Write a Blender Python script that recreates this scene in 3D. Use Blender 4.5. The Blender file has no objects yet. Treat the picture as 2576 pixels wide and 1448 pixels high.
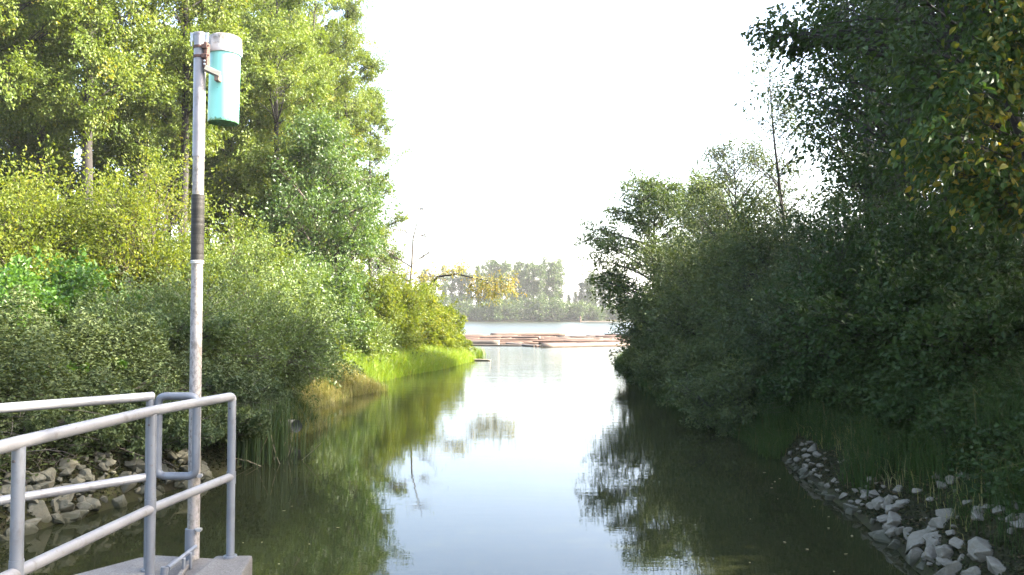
import bpy, bmesh, math, random
import numpy as np
from mathutils import Vector, Matrix

SC = bpy.context.scene
COL = SC.collection
PI = math.pi

# ------------------------------------------------------------------ camera model
F = 2000.0
CX, CY = 1288.0, 724.0
EYE = np.array([0.0, 0.0, 3.0])
PITCH = math.atan((792 - 724) / F)
FW = np.array([0, math.cos(PITCH), math.sin(PITCH)])
UP = np.array([0, -math.sin(PITCH), math.cos(PITCH)])
RT = np.array([1.0, 0, 0])


def ray(xd, yd):
    return FW + (xd - CX) / F * RT + (CY - yd) / F * UP


def P(xd, yd, D):
    r = ray(xd, yd)
    return EYE + r * (D / r[1])


def PZ(xd, yd, z):
    r = ray(xd, yd)
    return EYE + r * ((z - 3.0) / r[2])


# ------------------------------------------------------------------ shore lines and ground height
LEFT = np.array([(-9.2, -400), (-8.4, 0), (-7.3, 9), (-6.7, 11), (-6.25, 12.4), (-5.8, 13.9), (-5.4, 15.2), (-5.4, 17.5), (-5.6, 19.2), (-5.15, 21.2), (-6.6, 24.7), (-6.3, 28.8), (-5.2, 31.2),
                 (-6.3, 34.5), (-5.5, 39), (-4.1, 43.5), (-2.7, 52), (-3.4, 57), (-8, 64), (-30, 72), (-120, 85), (-1500, 100)], float)
RIGHT = np.array([(4.2, -400), (4.4, 5), (4.75, 9.2), (5.0, 10.75), (5.45, 15.1), (5.8, 18.9), (5.5, 27.5), (6.0, 40), (6.4, 47),
                  (8, 55), (12, 65), (30, 75), (120, 88), (1500, 100)], float)
FAR = np.array([(-3000, 345), (-200, 338), (-60, 334), (0, 333), (40, 333), (90, 336), (3000, 350)], float)
LP = np.vstack([LEFT, [(-1500, -400)]])
RP = np.vstack([RIGHT, [(1500, -400)]])
FP = np.vstack([FAR, [(3000, 4000), (-3000, 4000)]])


def seg_dist(p, line):
    d = np.full(len(p), 1e9)
    for a, b in zip(line[:-1], line[1:]):
        ab = b - a
        t = np.clip(((p - a) @ ab) / (ab @ ab), 0, 1)
        d = np.minimum(d, np.hypot(*(p - (a + t[:, None] * ab)).T))
    return d


def inside(p, poly):
    x, y = p[:, 0], p[:, 1]
    r = np.zeros(len(p), bool)
    n = len(poly)
    for i in range(n):
        (x1, y1), (x2, y2) = poly[i], poly[(i + 1) % n]
        c = ((y1 > y) != (y2 > y)) & (x < (x2 - x1) * (y - y1) / ((y2 - y1) if y2 != y1 else 1e-9) + x1)
        r ^= c
    return r


def wob(p, s, k):
    return (np.sin(p[:, 0] * s + k) * np.cos(p[:, 1] * s * 1.13 + 2 * k) + 0.6 * np.sin(p[:, 0] * s * 2.3 + p[:, 1] * s * 1.9 + k * 3)) * 0.6


def height(p):
    p = np.atleast_2d(np.asarray(p, float))[:, :2]
    iL, iR, iF = inside(p, LP), inside(p, RP), inside(p, FP)
    dL, dR, dF = seg_dist(p, LEFT), seg_dist(p, RIGHT), seg_dist(p, FAR)
    nz = 0.10 * wob(p, 1.7, 1.0) + 0.05 * wob(p, 4.1, 2.0)
    low = np.interp(p[:, 1], [20, 30, 45, 54], [1.0, 0.75, 0.4, 0.25])
    stp = np.interp(p[:, 1], [17, 21], [1.0, 0.0])
    hL = 2.5 * low * (1 - np.exp(-dL / 2.3)) + nz * np.minimum(dL, 1) + .30 * stp * np.clip(dL / .4, 0, 1)
    lowr = np.interp(p[:, 1], [25, 48], [1.0, 0.5])
    hR = 3.3 * lowr * (1 - np.exp(-dR / 2.4)) + nz * np.minimum(dR, 1)
    hF = 2.2 * (1 - np.exp(-dF / 6.0))
    dm = np.minimum(np.minimum(dL, dR), dF)
    h = -np.minimum(0.45 * dm, 2.2)
    h = np.where(iL, hL, h)
    h = np.where(iR, hR, h)
    h = np.where(iF, hF, h)
    return h


def hz(x, y):
    return float(height([(x, y)])[0])


def G(xd, yd):
    """where a sight line meets the ground or the water"""
    r = ray(xd, yd)
    t = np.linspace(3, 120, 2400)
    pts = EYE + r[None, :] * t[:, None]
    h = np.maximum(height(pts), 0)
    k = int(np.argmax(pts[:, 2] < h))
    return pts[k]


# ------------------------------------------------------------------ nodes / materials
def newmat(name):
    m = bpy.data.materials.new(name)
    m.use_nodes = True
    nt = m.node_tree
    b = nt.nodes['Principled BSDF']
    return m, nt, b


def N(nt, t, **kw):
    n = nt.nodes.new(t)
    for k, v in kw.items():
        if hasattr(n, k):
            setattr(n, k, v)
        else:
            n.inputs[k].default_value = v
    return n


def ramp(nt, src, stops):
    r = nt.nodes.new('ShaderNodeValToRGB')
    el = r.color_ramp.elements
    while len(el) < len(stops):
        el.new(0.5)
    for e, (p, c) in zip(el, stops):
        e.position = p
        e.color = (*c, 1) if len(c) == 3 else c
    nt.links.new(src, r.inputs[0])
    return r.outputs[0]


def noise(nt, scale, detail=4, rough=0.6, vec=None, kind='Object'):
    tc = nt.nodes.new('ShaderNodeTexCoord')
    n = N(nt, 'ShaderNodeTexNoise')
    n.inputs['Scale'].default_value = scale
    n.inputs['Detail'].default_value = detail
    n.inputs['Roughness'].default_value = rough
    if vec:
        mp = nt.nodes.new('ShaderNodeMapping')
        mp.inputs['Scale'].default_value = vec
        nt.links.new(tc.outputs[kind], mp.inputs[0])
        nt.links.new(mp.outputs[0], n.inputs['Vector'])
    else:
        nt.links.new(tc.outputs[kind], n.inputs['Vector'])
    return n.outputs['Fac']


def mix(nt, fac, a, b, mode='MIX'):
    m = nt.nodes.new('ShaderNodeMix')
    m.data_type = 'RGBA'
    m.blend_type = mode
    for s, v in ((m.inputs[0], fac), (m.inputs[6], a), (m.inputs[7], b)):
        if isinstance(v, (int, float)):
            s.default_value = v
        elif isinstance(v, tuple):
            s.default_value = (*v, 1)
        else:
            nt.links.new(v, s)
    return m.outputs[2]


def bump(nt, b, src, strength, dist):
    bp = nt.nodes.new('ShaderNodeBump')
    bp.inputs['Strength'].default_value = strength
    bp.inputs['Distance'].default_value = dist
    nt.links.new(src, bp.inputs['Height'])
    nt.links.new(bp.outputs[0], b.inputs['Normal'])


def solid(name, stops, scale=8, rough=0.6, vec=None, bumps=None, spec=0.5, metal=0.0, detail=5):
    m, nt, b = newmat(name)
    f = noise(nt, scale, detail, 0.65, vec)
    nt.links.new(ramp(nt, f, stops), b.inputs['Base Color'])
    b.inputs['Roughness'].default_value = rough
    b.inputs['Specular IOR Level'].default_value = spec
    b.inputs['Metallic'].default_value = metal
    if bumps:
        bump(nt, b, f, *bumps)
    return m


def leafmat(name, stops, trans=0.35, rough=0.42, tint=(1.35, 1.25, 0.5), spec=0.5):
    """per-leaf colour from the face attribute lv; leaves pass light"""
    m, nt, b = newmat(name)
    a = nt.nodes.new('ShaderNodeAttribute')
    a.attribute_name = 'lv'
    col = ramp(nt, a.outputs['Fac'], stops)
    oi = nt.nodes.new('ShaderNodeObjectInfo')
    col = mix(nt, 1.0, col, ramp(nt, oi.outputs['Random'], [(0, (.80, .84, .85)), (.35, (1.0, 1.0, 1.0)), (.65, (1.08, 1.04, .88)), (1, (1.14, 1.14, 1.18))]), 'MULTIPLY')
    nt.links.new(col, b.inputs['Base Color'])
    b.inputs['Roughness'].default_value = rough
    b.inputs['Specular IOR Level'].default_value = spec
    tr = nt.nodes.new('ShaderNodeBsdfTranslucent')
    nt.links.new(mix(nt, 1.0, col, tint, 'MULTIPLY'), tr.inputs[0])
    mx = nt.nodes.new('ShaderNodeMixShader')
    mx.inputs[0].default_value = trans
    nt.links.new(b.outputs[0], mx.inputs[1])
    nt.links.new(tr.outputs[0], mx.inputs[2])
    nt.links.new(mx.outputs[0], nt.nodes['Material Output'].inputs[0])
    return m


M = {}
M['cottonwood'] = leafmat('cottonwood_leaf', [(0, (.060, .100, .012)), (.5, (.105, .155, .020)), (.93, (.16, .195, .028)), (1, (.24, .22, .03))], trans=.42, rough=.5, spec=.4)
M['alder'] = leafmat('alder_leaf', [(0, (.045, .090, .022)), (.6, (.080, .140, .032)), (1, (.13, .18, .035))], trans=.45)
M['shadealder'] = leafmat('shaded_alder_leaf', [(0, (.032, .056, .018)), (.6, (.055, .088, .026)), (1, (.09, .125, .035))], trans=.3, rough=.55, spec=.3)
M['willow'] = leafmat('willow_leaf', [(0, (.056, .086, .026)), (.6, (.094, .136, .038)), (1, (.135, .175, .05))], trans=.35, rough=.5, spec=.4)
M['yellowgreen'] = leafmat('young_willow_leaf', [(0, (.080, .118, .014)), (.6, (.125, .165, .020)), (1, (.20, .20, .03))], trans=.5, rough=.5, spec=.35)
M['bramble'] = leafmat('bramble_leaf', [(0, (.035, .085, .012)), (.6, (.07, .15, .02)), (1, (.11, .19, .03))], trans=.4)
M['palebush'] = leafmat('pale_bush_leaf', [(0, (.080, .128, .032)), (.6, (.115, .165, .045)), (1, (.16, .20, .06))], trans=.4, rough=.45)
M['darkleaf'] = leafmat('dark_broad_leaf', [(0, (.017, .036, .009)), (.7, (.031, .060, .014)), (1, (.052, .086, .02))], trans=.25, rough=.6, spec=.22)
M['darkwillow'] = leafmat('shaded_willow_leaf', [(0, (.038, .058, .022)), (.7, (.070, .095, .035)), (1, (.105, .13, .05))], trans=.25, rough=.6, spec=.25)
M['yellowleaf'] = leafmat('turning_leaf', [(0, (.020, .045, .009)), (.52, (.035, .070, .012)), (.68, (.09, .105, .012)), (.9, (.24, .18, .02))], trans=.3, spec=.2, rough=.6)
M['orange'] = leafmat('autumn_leaf', [(0, (.10, .14, .028)), (.5, (.17, .17, .04)), (1, (.27, .20, .06))], trans=.4)
M['fartree'] = leafmat('far_tree_leaf', [(0, (.028, .058, .010)), (.6, (.049, .090, .014)), (1, (.085, .125, .02))], trans=.35)
M['conifer'] = leafmat('conifer_needles', [(0, (.025, .045, .018)), (1, (.05, .075, .03))], trans=.1)
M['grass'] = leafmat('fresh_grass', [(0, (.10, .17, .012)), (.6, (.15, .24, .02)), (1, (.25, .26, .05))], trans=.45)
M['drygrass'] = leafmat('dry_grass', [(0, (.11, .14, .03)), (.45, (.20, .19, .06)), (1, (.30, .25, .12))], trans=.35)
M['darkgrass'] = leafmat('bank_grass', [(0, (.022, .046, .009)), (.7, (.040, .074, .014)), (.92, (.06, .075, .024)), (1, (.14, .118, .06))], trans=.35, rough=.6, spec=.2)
M['litter'] = leafmat('leaf_litter', [(0, (.014, .016, .008)), (.5, (.028, .034, .012)), (.8, (.06, .045, .022)), (1, (.11, .085, .045))], trans=.1, rough=.8, spec=.1)
M['reed'] = leafmat('reed_blade', [(0, (.035, .065, .018)), (.7, (.06, .09, .025)), (1, (.10, .11, .03))], trans=.25)
M['deadreed'] = solid('dead_reed', [(.3, (.22, .18, .11)), (.7, (.38, .32, .21))], 12, .8)
M['twig'] = solid('dead_twig', [(.3, (.05, .04, .03)), (.7, (.12, .10, .075))], 15, .85)
M['bark'] = solid('bark', [(.3, (.040, .032, .026)), (.55, (.085, .068, .055)), (.75, (.15, .125, .10))], 3.5, .9, (1, 1, .25), (.6, .04))
M['pinkbark'] = solid('cottonwood_bark', [(.3, (.024, .019, .016)), (.55, (.052, .041, .034)), (.75, (.09, .072, .060))], 3, .9, (1, 1, .25), (.6, .05))
M['darkbark'] = solid('dark_bark', [(.3, (.013, .0115, .010)), (.7, (.036, .031, .027))], 6, .9, (1, 1, .3), (.5, .02))
M['rock'] = solid('riprap_rock', [(.25, (.095, .084, .060)), (.5, (.150, .134, .100)), (.75, (.215, .194, .150))], 5, .85, None, (.35, .02), .3, detail=9)
M['mossrock'] = solid('mossy_rock', [(.25, (.060, .060, .042)), (.5, (.115, .11, .08)), (.75, (.18, .172, .132))], 4, .9, None, (.4, .02), .3, detail=9)
for k_ in ('rock', 'mossrock'):
    nt = M[k_].node_tree
    b = nt.nodes['Principled BSDF']
    old = b.inputs['Base Color'].links[0].from_socket
    geo = nt.nodes.new('ShaderNodeNewGeometry')
    sp = nt.nodes.new('ShaderNodeSeparateXYZ')
    nt.links.new(geo.outputs['Position'], sp.inputs[0])
    wn = noise(nt, 6, 4, .6)
    ma = nt.nodes.new('ShaderNodeMath')
    ma.operation = 'MULTIPLY_ADD'
    ma.inputs[1].default_value = -.16
    nt.links.new(wn, ma.inputs[0])
    nt.links.new(sp.outputs[2], ma.inputs[2])
    wet = ramp(nt, ma.outputs[0], [(.0, (.9, .9, .9)), (.07, (0, 0, 0))])
    st = noise(nt, 2.2, 6, .7)
    c = mix(nt, ramp(nt, st, [(.52, (0, 0, 0)), (.66, (.75, .75, .75))]), old, (.10, .085, .055))
    nt.links.new(mix(nt, wet, c, (.040, .040, .022)), b.inputs['Base Color'])
M['logbark'] = solid('boom_log_bark', [(.25, (.030, .017, .012)), (.5, (.068, .038, .025)), (.75, (.13, .075, .050))], 2.5, .85, (.3, 3, 3), (.5, .02))
M['greylog'] = solid('grey_log_bark', [(.25, (.045, .035, .027)), (.5, (.08, .064, .050)), (.75, (.13, .105, .083))], 2.5, .85, (.3, 3, 3), (.5, .02))
M['palelog'] = solid('peeled_log', [(.25, (.10, .075, .056)), (.5, (.165, .126, .097)), (.75, (.25, .20, .16))], 2.5, .8, (.3, 3, 3), (.4, .02))
M['logend'] = solid('sawn_log_end', [(.3, (.28, .17, .10)), (.7, (.42, .29, .18))], 9, .8)
M['driftwood'] = solid('driftwood', [(.3, (.15, .12, .09)), (.7, (.33, .28, .22))], 5, .85, (.4, 3, 3), (.4, .01))
M['floatleaf'] = solid('floating_dead_leaf', [(.3, (.16, .14, .05)), (.7, (.30, .26, .12))], 30, .6)


def galv(name, base, spots, seed):
    m, nt, b = newmat(name)
    n1 = noise(nt, 2.5 + seed, 5, .6)
    n2 = noise(nt, 38, 6, .7)
    c = ramp(nt, n1, [(.3, tuple(x * .72 for x in base)), (.55, base), (.75, tuple(x * 1.15 for x in base))])
    n3 = noise(nt, 11, 7, .7, (1, 1, .5))
    c = mix(nt, ramp(nt, n3, [(.56, (0, 0, 0)), (.72, (.8, .8, .8))]), c, tuple(x * .62 for x in spots))
    d = ramp(nt, n2, [(.60, (0, 0, 0)), (.70, (1, 1, 1))])
    c = mix(nt, d, c, spots)
    nt.links.new(c, b.inputs['Base Color'])
    b.inputs['Roughness'].default_value = .42
    b.inputs['Metallic'].default_value = .15
    bump(nt, b, n2, .12, .004)
    return m


M['rail'] = galv('painted_steel_pipe', (.185, .187, .195), (.12, .10, .08), 0)
M['post'] = galv('painted_steel_post', (.13, .142, .163), (.095, .08, .066), .6)
M['polegrey'] = galv('pale_pole_pipe', (.25, .235, .245), (.17, .145, .13), .3)
M['bolt'] = solid('dark_bolt', [(.3, (.03, .03, .03)), (.7, (.06, .05, .05))], 20, .6)
M['rust'] = solid('rusty_steel', [(.3, (.055, .028, .022)), (.6, (.105, .052, .038)), (.8, (.16, .09, .065))], 30, .8, None, (.3, .003))
M['steel'] = solid('dull_steel', [(.3, (.35, .35, .35)), (.7, (.52, .51, .50))], 25, .4, None, None, .5, .6)
M['cliptan'] = solid('tan_clip', [(.3, (.13, .085, .062)), (.7, (.19, .13, .095))], 20, .7)
M['armgrey'] = solid('weathered_timber', [(.3, (.12, .11, .10)), (.7, (.20, .185, .165))], 9, .8, (.3, 4, 4), (.2, .003))
M['tape'] = solid('black_tape', [(.35, (.014, .013, .011)), (.65, (.034, .031, .027))], 3, .6, (1, 1, 26), (.5, .003), .35)
M['rope'] = solid('frayed_cord', [(.3, (.28, .27, .24)), (.7, (.5, .48, .44))], 60, .9)

# flaking paint low on the pole
m, nt, b = newmat('flaking_paint')
f1 = noise(nt, 55, 8, .75, (1, 1, .55))
f2 = noise(nt, 2.2, 3, .5)
c = ramp(nt, f1, [(.42, (.12, .108, .10)), (.50, (.22, .205, .20)), (.60, (.255, .238, .23))])
st = noise(nt, 7, 4, .6, (1, 1, .12))
c = mix(nt, ramp(nt, st, [(.5, (0, 0, 0)), (.68, (.8, .8, .8))]), c, (.20, .165, .10))
nt.links.new(c, b.inputs['Base Color'])
b.inputs['Roughness'].default_value = .6
bump(nt, b, f1, .4, .004)
M['flaky'] = m

m, nt, b = newmat('turquoise_plastic')
f1 = noise(nt, 3, 5, .6)
c = ramp(nt, f1, [(.3, (.22, .60, .56)), (.7, (.26, .66, .61))])
tc = nt.nodes.new('ShaderNodeTexCoord')
sx = nt.nodes.new('ShaderNodeSeparateXYZ')
nt.links.new(tc.outputs['Object'], sx.inputs[0])
f2 = noise(nt, 40, 7, .75)
mr = nt.nodes.new('ShaderNodeMapRange')
mr.inputs[1].default_value = .05
mr.inputs[2].default_value = .0
mr.inputs[3].default_value = -.25
mr.inputs[4].default_value = .25
nt.links.new(sx.outputs[2], mr.inputs[0])
ad = nt.nodes.new('ShaderNodeMath')
nt.links.new(mr.outputs[0], ad.inputs[0])
nt.links.new(f2, ad.inputs[1])
c = mix(nt, ramp(nt, ad.outputs[0], [(.56, (0, 0, 0)), (.72, (1, 1, 1))]), c, (.07, .16, .05))
spk = noise(nt, 90, 3, .5)
c = mix(nt, ramp(nt, spk, [(.70, (0, 0, 0)), (.76, (1, 1, 1))]), c, (.06, .25, .23))
nt.links.new(c, b.inputs['Base Color'])
b.inputs['Roughness'].default_value = .38
M['turq'] = m

m, nt, b = newmat('dirty_white_cap')
tc = nt.nodes.new('ShaderNodeTexCoord')
sx = nt.nodes.new('ShaderNodeSeparateXYZ')
nt.links.new(tc.outputs['Object'], sx.inputs[0])
f2 = noise(nt, 22, 8, .75, (1, 1, .5))
mr = nt.nodes.new('ShaderNodeMapRange')
mr.inputs[1].default_value = .50
mr.inputs[2].default_value = .60
mr.inputs[3].default_value = -.12
mr.inputs[4].default_value = .12
nt.links.new(sx.outputs[2], mr.inputs[0])
ad = nt.nodes.new('ShaderNodeMath')
nt.links.new(mr.outputs[0], ad.inputs[0])
nt.links.new(f2, ad.inputs[1])
c = ramp(nt, ad.outputs[0], [(.40, (.50, .48, .46)), (.52, (.34, .31, .28)), (.68, (.14, .12, .10))])
nt.links.new(c, b.inputs['Base Color'])
b.inputs['Roughness'].default_value = .6
M['cap'] = m

m, nt, b = newmat('rough_concrete')
f1 = noise(nt, 3, 6, .65)
f2 = noise(nt, 90, 6, .75)
c = ramp(nt, f1, [(.3, (.085, .08, .072)), (.7, (.15, .144, .135))])
c = mix(nt, ramp(nt, f2, [(.38, (1, 1, 1)), (.52, (0, 0, 0))]), c, (.07, .065, .058))
c = mix(nt, ramp(nt, f2, [(.58, (0, 0, 0)), (.66, (.7, .7, .7))]), c, (.27, .26, .25))
nt.links.new(c, b.inputs['Base Color'])
b.inputs['Roughness'].default_value = .9
bump(nt, b, f2, .5, .008)
M['concrete'] = m

m, nt, b = newmat('bank_soil')
f1 = noise(nt, .8, 8, .65)
f2 = noise(nt, 12, 8, .7)
c = ramp(nt, f1, [(.35, (.022, .021, .011)), (.55, (.038, .042, .015)), (.7, (.06, .054, .027))])
c = mix(nt, ramp(nt, f2, [(.4, (0, 0, 0)), (.6, (.7, .7, .7))]), c, (.028, .022, .016))
nt.links.new(c, b.inputs['Base Color'])
b.inputs['Roughness'].default_value = .95
bump(nt, b, f2, .8, .06)
b.inputs['Specular IOR Level'].default_value = .08
M['soil'] = m

# water: still in the inlet, ruffled by wind out on the river
m, nt, b = newmat('water')
b.inputs['Base Color'].default_value = (.018, .020, .0078, 1)
b.inputs['IOR'].default_value = 1.333
geo = nt.nodes.new('ShaderNodeNewGeometry')
sep = nt.nodes.new('ShaderNodeSeparateXYZ')
nt.links.new(geo.outputs['Position'], sep.inputs[0])
mr = nt.nodes.new('ShaderNodeMapRange')
for i, v in ((1, 16), (2, 80), (3, .0008), (4, .018)):
    mr.inputs[i].default_value = v
nt.links.new(sep.outputs[1], mr.inputs[0])
n1 = noise(nt, 1.0, 3, .55, (1.6, 5.5, 1))
n2 = noise(nt, 1.0, 2, .5, (.35, .9, 1))
sm = nt.nodes.new('ShaderNodeMath')
sm.operation = 'MULTIPLY_ADD'
nt.links.new(n2, sm.inputs[0])
sm.inputs[1].default_value = 1.6
nt.links.new(n1, sm.inputs[2])
bp = nt.nodes.new('ShaderNodeBump')
bp.inputs['Strength'].default_value = 1
nt.links.new(mr.outputs[0], bp.inputs['Distance'])
nt.links.new(sm.outputs[0], bp.inputs['Height'])
nt.links.new(bp.outputs[0], b.inputs['Normal'])
mq = nt.nodes.new('ShaderNodeMapRange')
for i, v in ((1, 40), (2, 120), (3, .015), (4, .30)):
    mq.inputs[i].default_value = v
nt.links.new(sep.outputs[1], mq.inputs[0])
nt.links.new(mq.outputs[0], b.inputs['Roughness'])
M['water'] = m


# ------------------------------------------------------------------ object helpers
def link(o, parent=None):
    COL.objects.link(o)
    if parent is not None:
        o.parent = parent
    return o


def tag(o, label=None, cat=None, group=None, kind=None):
    if label:
        o['label'] = label
    if cat:
        o['category'] = cat
    if group:
        o['group'] = group
    if kind:
        o['kind'] = kind
    return o


def empty(name, loc, label, cat, group=None, rz=0.0):
    o = bpy.data.objects.new(name, None)
    o.location = tuple(float(v) for v in loc)
    o.rotation_euler = (0, 0, rz)
    link(o)
    return tag(o, label, cat, group)


def mesh_np(name, V, faces, mats, midx=None, lv=None, smooth=False):
    """faces: list of int arrays (n,k)"""
    me = bpy.data.meshes.new(name)
    V = np.ascontiguousarray(V, np.float32)
    me.vertices.add(len(V))
    me.vertices.foreach_set('co', V.ravel())
    loops = np.concatenate([f.ravel() for f in faces]).astype(np.int32)
    tot = np.concatenate([np.full(len(f), f.shape[1]) for f in faces]).astype(np.int32)
    start = np.concatenate([[0], np.cumsum(tot)[:-1]]).astype(np.int32)
    me.loops.add(len(loops))
    me.loops.foreach_set('vertex_index', loops)
    me.polygons.add(len(tot))
    me.polygons.foreach_set('loop_start', start)
    try:
        me.polygons.foreach_set('loop_total', tot)
    except Exception:
        pass
    for mm in mats:
        me.materials.append(mm)
    if midx is not None:
        me.polygons.foreach_set('material_index', np.ascontiguousarray(midx, np.int32))
    me.polygons.foreach_set('use_smooth', np.full(len(tot), smooth, bool))
    me.update(calc_edges=True)
    if lv is not None:
        a = me.attributes.new('lv', 'FLOAT', 'FACE')
        a.data.foreach_set('value', np.ascontiguousarray(lv, np.float32))
    return me


def obj_me(name, me, parent=None, loc=None):
    o = bpy.data.objects.new(name, me)
    if loc is not None:
        o.location = tuple(float(v) for v in loc)
    return link(o, parent)


def bm_obj(name, bm, mats, parent=None, smooth=False, loc=None):
    bmesh.ops.recalc_face_normals(bm, faces=bm.faces[:])
    me = bpy.data.meshes.new(name)
    bm.to_mesh(me)
    bm.free()
    for mm in (mats if isinstance(mats, (list, tuple)) else [mats]):
        me.materials.append(mm)
    if smooth:
        for p in me.polygons:
            p.use_smooth = True
        try:
            me.set_sharp_from_angle(angle=math.radians(40))
        except Exception:
            pass
    return obj_me(name, me, parent, loc)


def norm(a):
    return a / np.maximum(np.linalg.norm(a, axis=-1, keepdims=True), 1e-9)


def tubes(PTS, RAD, k=6):
    """PTS (m,n,3), RAD (m,n) -> verts, quads"""
    m, n, _ = PTS.shape
    T = norm(np.gradient(PTS, axis=1))
    mean = norm(PTS[:, -1] - PTS[:, 0])
    ref = np.where(np.abs(mean[:, 2:3]) > .8, np.array([[1., 0, 0]]), np.array([[0, 0, 1.]]))[:, None, :]
    U = norm(np.cross(T, ref))
    W = np.cross(T, U)
    a = np.arange(k) / k * 2 * PI
    R = PTS[:, :, None, :] + RAD[:, :, None, None] * (np.cos(a)[None, None, :, None] * U[:, :, None, :] + np.sin(a)[None, None, :, None] * W[:, :, None, :])
    V = R.reshape(-1, 3)
    i = np.arange(m)[:, None, None] * n * k
    j = np.arange(n - 1)[None, :, None] * k
    q = np.arange(k)[None, None, :]
    q2 = (q + 1) % k
    Fq = np.stack([i + j + q, i + j + q2, i + j + k + q2, i + j + k + q], -1).reshape(-1, 4)
    return V, Fq


def merge(parts):
    Vs, Fs, off = [], [], 0
    for V, Fq in parts:
        Vs.append(V)
        Fs.append(Fq + off)
        off += len(V)
    return np.concatenate(Vs), np.concatenate(Fs)


def bez(A, B, C, n):
    t = np.linspace(0, 1, n)[None, :, None]
    return (1 - t) ** 2 * A[:, None] + 2 * t * (1 - t) * B[:, None] + t ** 2 * C[:, None]


def leaves(rng, C, AX, L, W, upb=.35, fold=.18, shape='quad'):
    n = len(C)
    ax = norm(AX)
    nn = rng.normal(size=(n, 3))
    nn[:, 2] += upb * 2.0
    nn = norm(nn - (nn * ax).sum(1, keepdims=True) * ax)
    sd = np.cross(ax, nn)
    l = (L * rng.uniform(.5, 1.45, n))[:, None]
    w = (W * rng.uniform(.7, 1.25, n))[:, None]
    base, tip = C - ax * l * .5, C + ax * l * .5
    if shape == 'quad':
        mid = C - ax * l * .08 + nn * w * fold
        V = np.stack([base, mid + sd * w * .5, tip, mid - sd * w * .5], 1).reshape(-1, 3)
        Fq = np.arange(n * 4).reshape(n, 4)
        return V, Fq, 1
    up = nn * w * fold
    tip = tip - nn * l * .10
    r1, r2 = C - ax * l * .26 + sd * w * .44 + up, C + ax * l * .10 + sd * w * .46 + up
    l1, l2 = C - ax * l * .26 - sd * w * .44 + up, C + ax * l * .10 - sd * w * .46 + up
    V = np.stack([base, r1, r2, tip, l2, l1], 1).reshape(-1, 3)
    i = np.arange(n)[:, None] * 6
    Fq = np.concatenate([i + np.array([[0, 1, 2, 3]]), i + np.array([[0, 3, 4, 5]])], 1).reshape(-1, 4)
    return V, Fq, 2


def plant_data(seed, trunk, rad, clumps, crad, nsub, nleaf, L, W, lmat, bmat, shape='quad', droop=.3, rise=.7, spread=.33,
               limb_r=.05, upb=.35, k=7, twig_r=.010, flat=1.0, attach_min=0.15, lvbias=0.0):
    """trunk: polyline (n,3) local, clumps: (C,3) local. Returns the two meshes."""
    rng = np.random.default_rng(seed)
    trunk = np.asarray(trunk, float)
    parts = [tubes(trunk[None], np.asarray(rad, float)[None], k)]
    ln = np.concatenate([[0], np.cumsum(np.linalg.norm(np.diff(trunk, axis=0), axis=1))])
    # where each limb leaves the trunk: the trunk point whose height suits the rise of the limb
    tt = np.linspace(attach_min, .97, 60) * ln[-1]
    tp = np.stack([np.interp(tt, ln, trunk[:, i]) for i in range(3)], 1)
    d = clumps[:, None, :] - tp[None]
    hd = np.linalg.norm(d[:, :, :2], axis=2)
    cost = np.abs(d[:, :, 2] - rise * hd) + .35 * hd
    kk = np.argmin(cost, 1)
    A = tp[kk]
    Cc = clumps
    B = A * .45 + Cc * .55
    B = B + rng.normal(size=B.shape) * np.linalg.norm(Cc - A, axis=1, keepdims=True) * .09
    B[:, 2] += .08 * np.linalg.norm((Cc - A)[:, :2], axis=1)
    pl = bez(A, B, Cc, 6)
    lr = limb_r * np.clip(np.linalg.norm(Cc - A, axis=1) / 3.0, .25, 1.3)
    rr = lr[:, None] * np.linspace(1, .28, 6)[None]
    parts.append(tubes(pl, rr, 5))
    # twigs
    n = len(Cc)
    S = rng.normal(size=(n, nsub, 3)) * crad[:, None, None] * .62
    S[:, :, 2] *= flat
    S = S + Cc[:, None]
    tpick = rng.uniform(.55, 1, (n, nsub))
    idx = np.clip((tpick * 5).astype(int), 0, 5)
    A2 = pl[np.arange(n)[:, None], idx].reshape(-1, 3)
    S2 = S.reshape(-1, 3)
    B2 = (A2 + S2) * .5 + rng.normal(size=S2.shape) * .06
    parts.append(tubes(bez(A2, B2, S2, 3), np.tile(np.array([1, .7, .35]) * twig_r, (len(S2), 1)), 3))
    V, Fq = merge(parts)
    tm = mesh_np('trunk', V, [Fq], [bmat], smooth=True)
    # leaves
    sr = np.repeat(crad, nsub) * spread
    shoot = norm(S2 - A2 + rng.normal(size=S2.shape) * .25)
    u = rng.uniform(-1.1, 1.3, (len(S2), nleaf))
    LC = S2[:, None, :] + shoot[:, None, :] * (u * sr[:, None] * 1.9)[:, :, None] + rng.normal(size=(len(S2), nleaf, 3)) * (sr[:, None] * np.clip(.75 - .3 * u, .25, 1))[:, :, None]
    LC = LC.reshape(-1, 3)
    out = norm(LC - np.repeat(S2, nleaf, 0))
    ax = rng.normal(size=LC.shape) * .6 + out * .35 + np.repeat(shoot, nleaf, 0) * .55
    ax[:, 2] -= droop * 1.6
    V, Fq, per = leaves(rng, LC, ax, L, W, upb, .2, shape)
    # hue drifts from spray to spray as well as from leaf to leaf
    cl = np.repeat(np.clip(rng.normal(.45 + lvbias, .18, len(S2)), 0, 1), nleaf)
    lv = np.clip(cl + rng.normal(0, .14, len(LC)), 0, 1)
    cm = mesh_np('crown', V, [Fq], [lmat], lv=np.repeat(lv, per))
    return tm, cm


def put_plant(name, label, cat, group, loc, meshes, rz=0.0, sc=1.0, parts=('trunk', 'crown')):
    r = empty(name, loc, label, cat, group, rz)
    r.scale = (sc, sc, sc)
    for n, me in zip(parts, meshes):
        obj_me(n, me, r)
    return r


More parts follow.
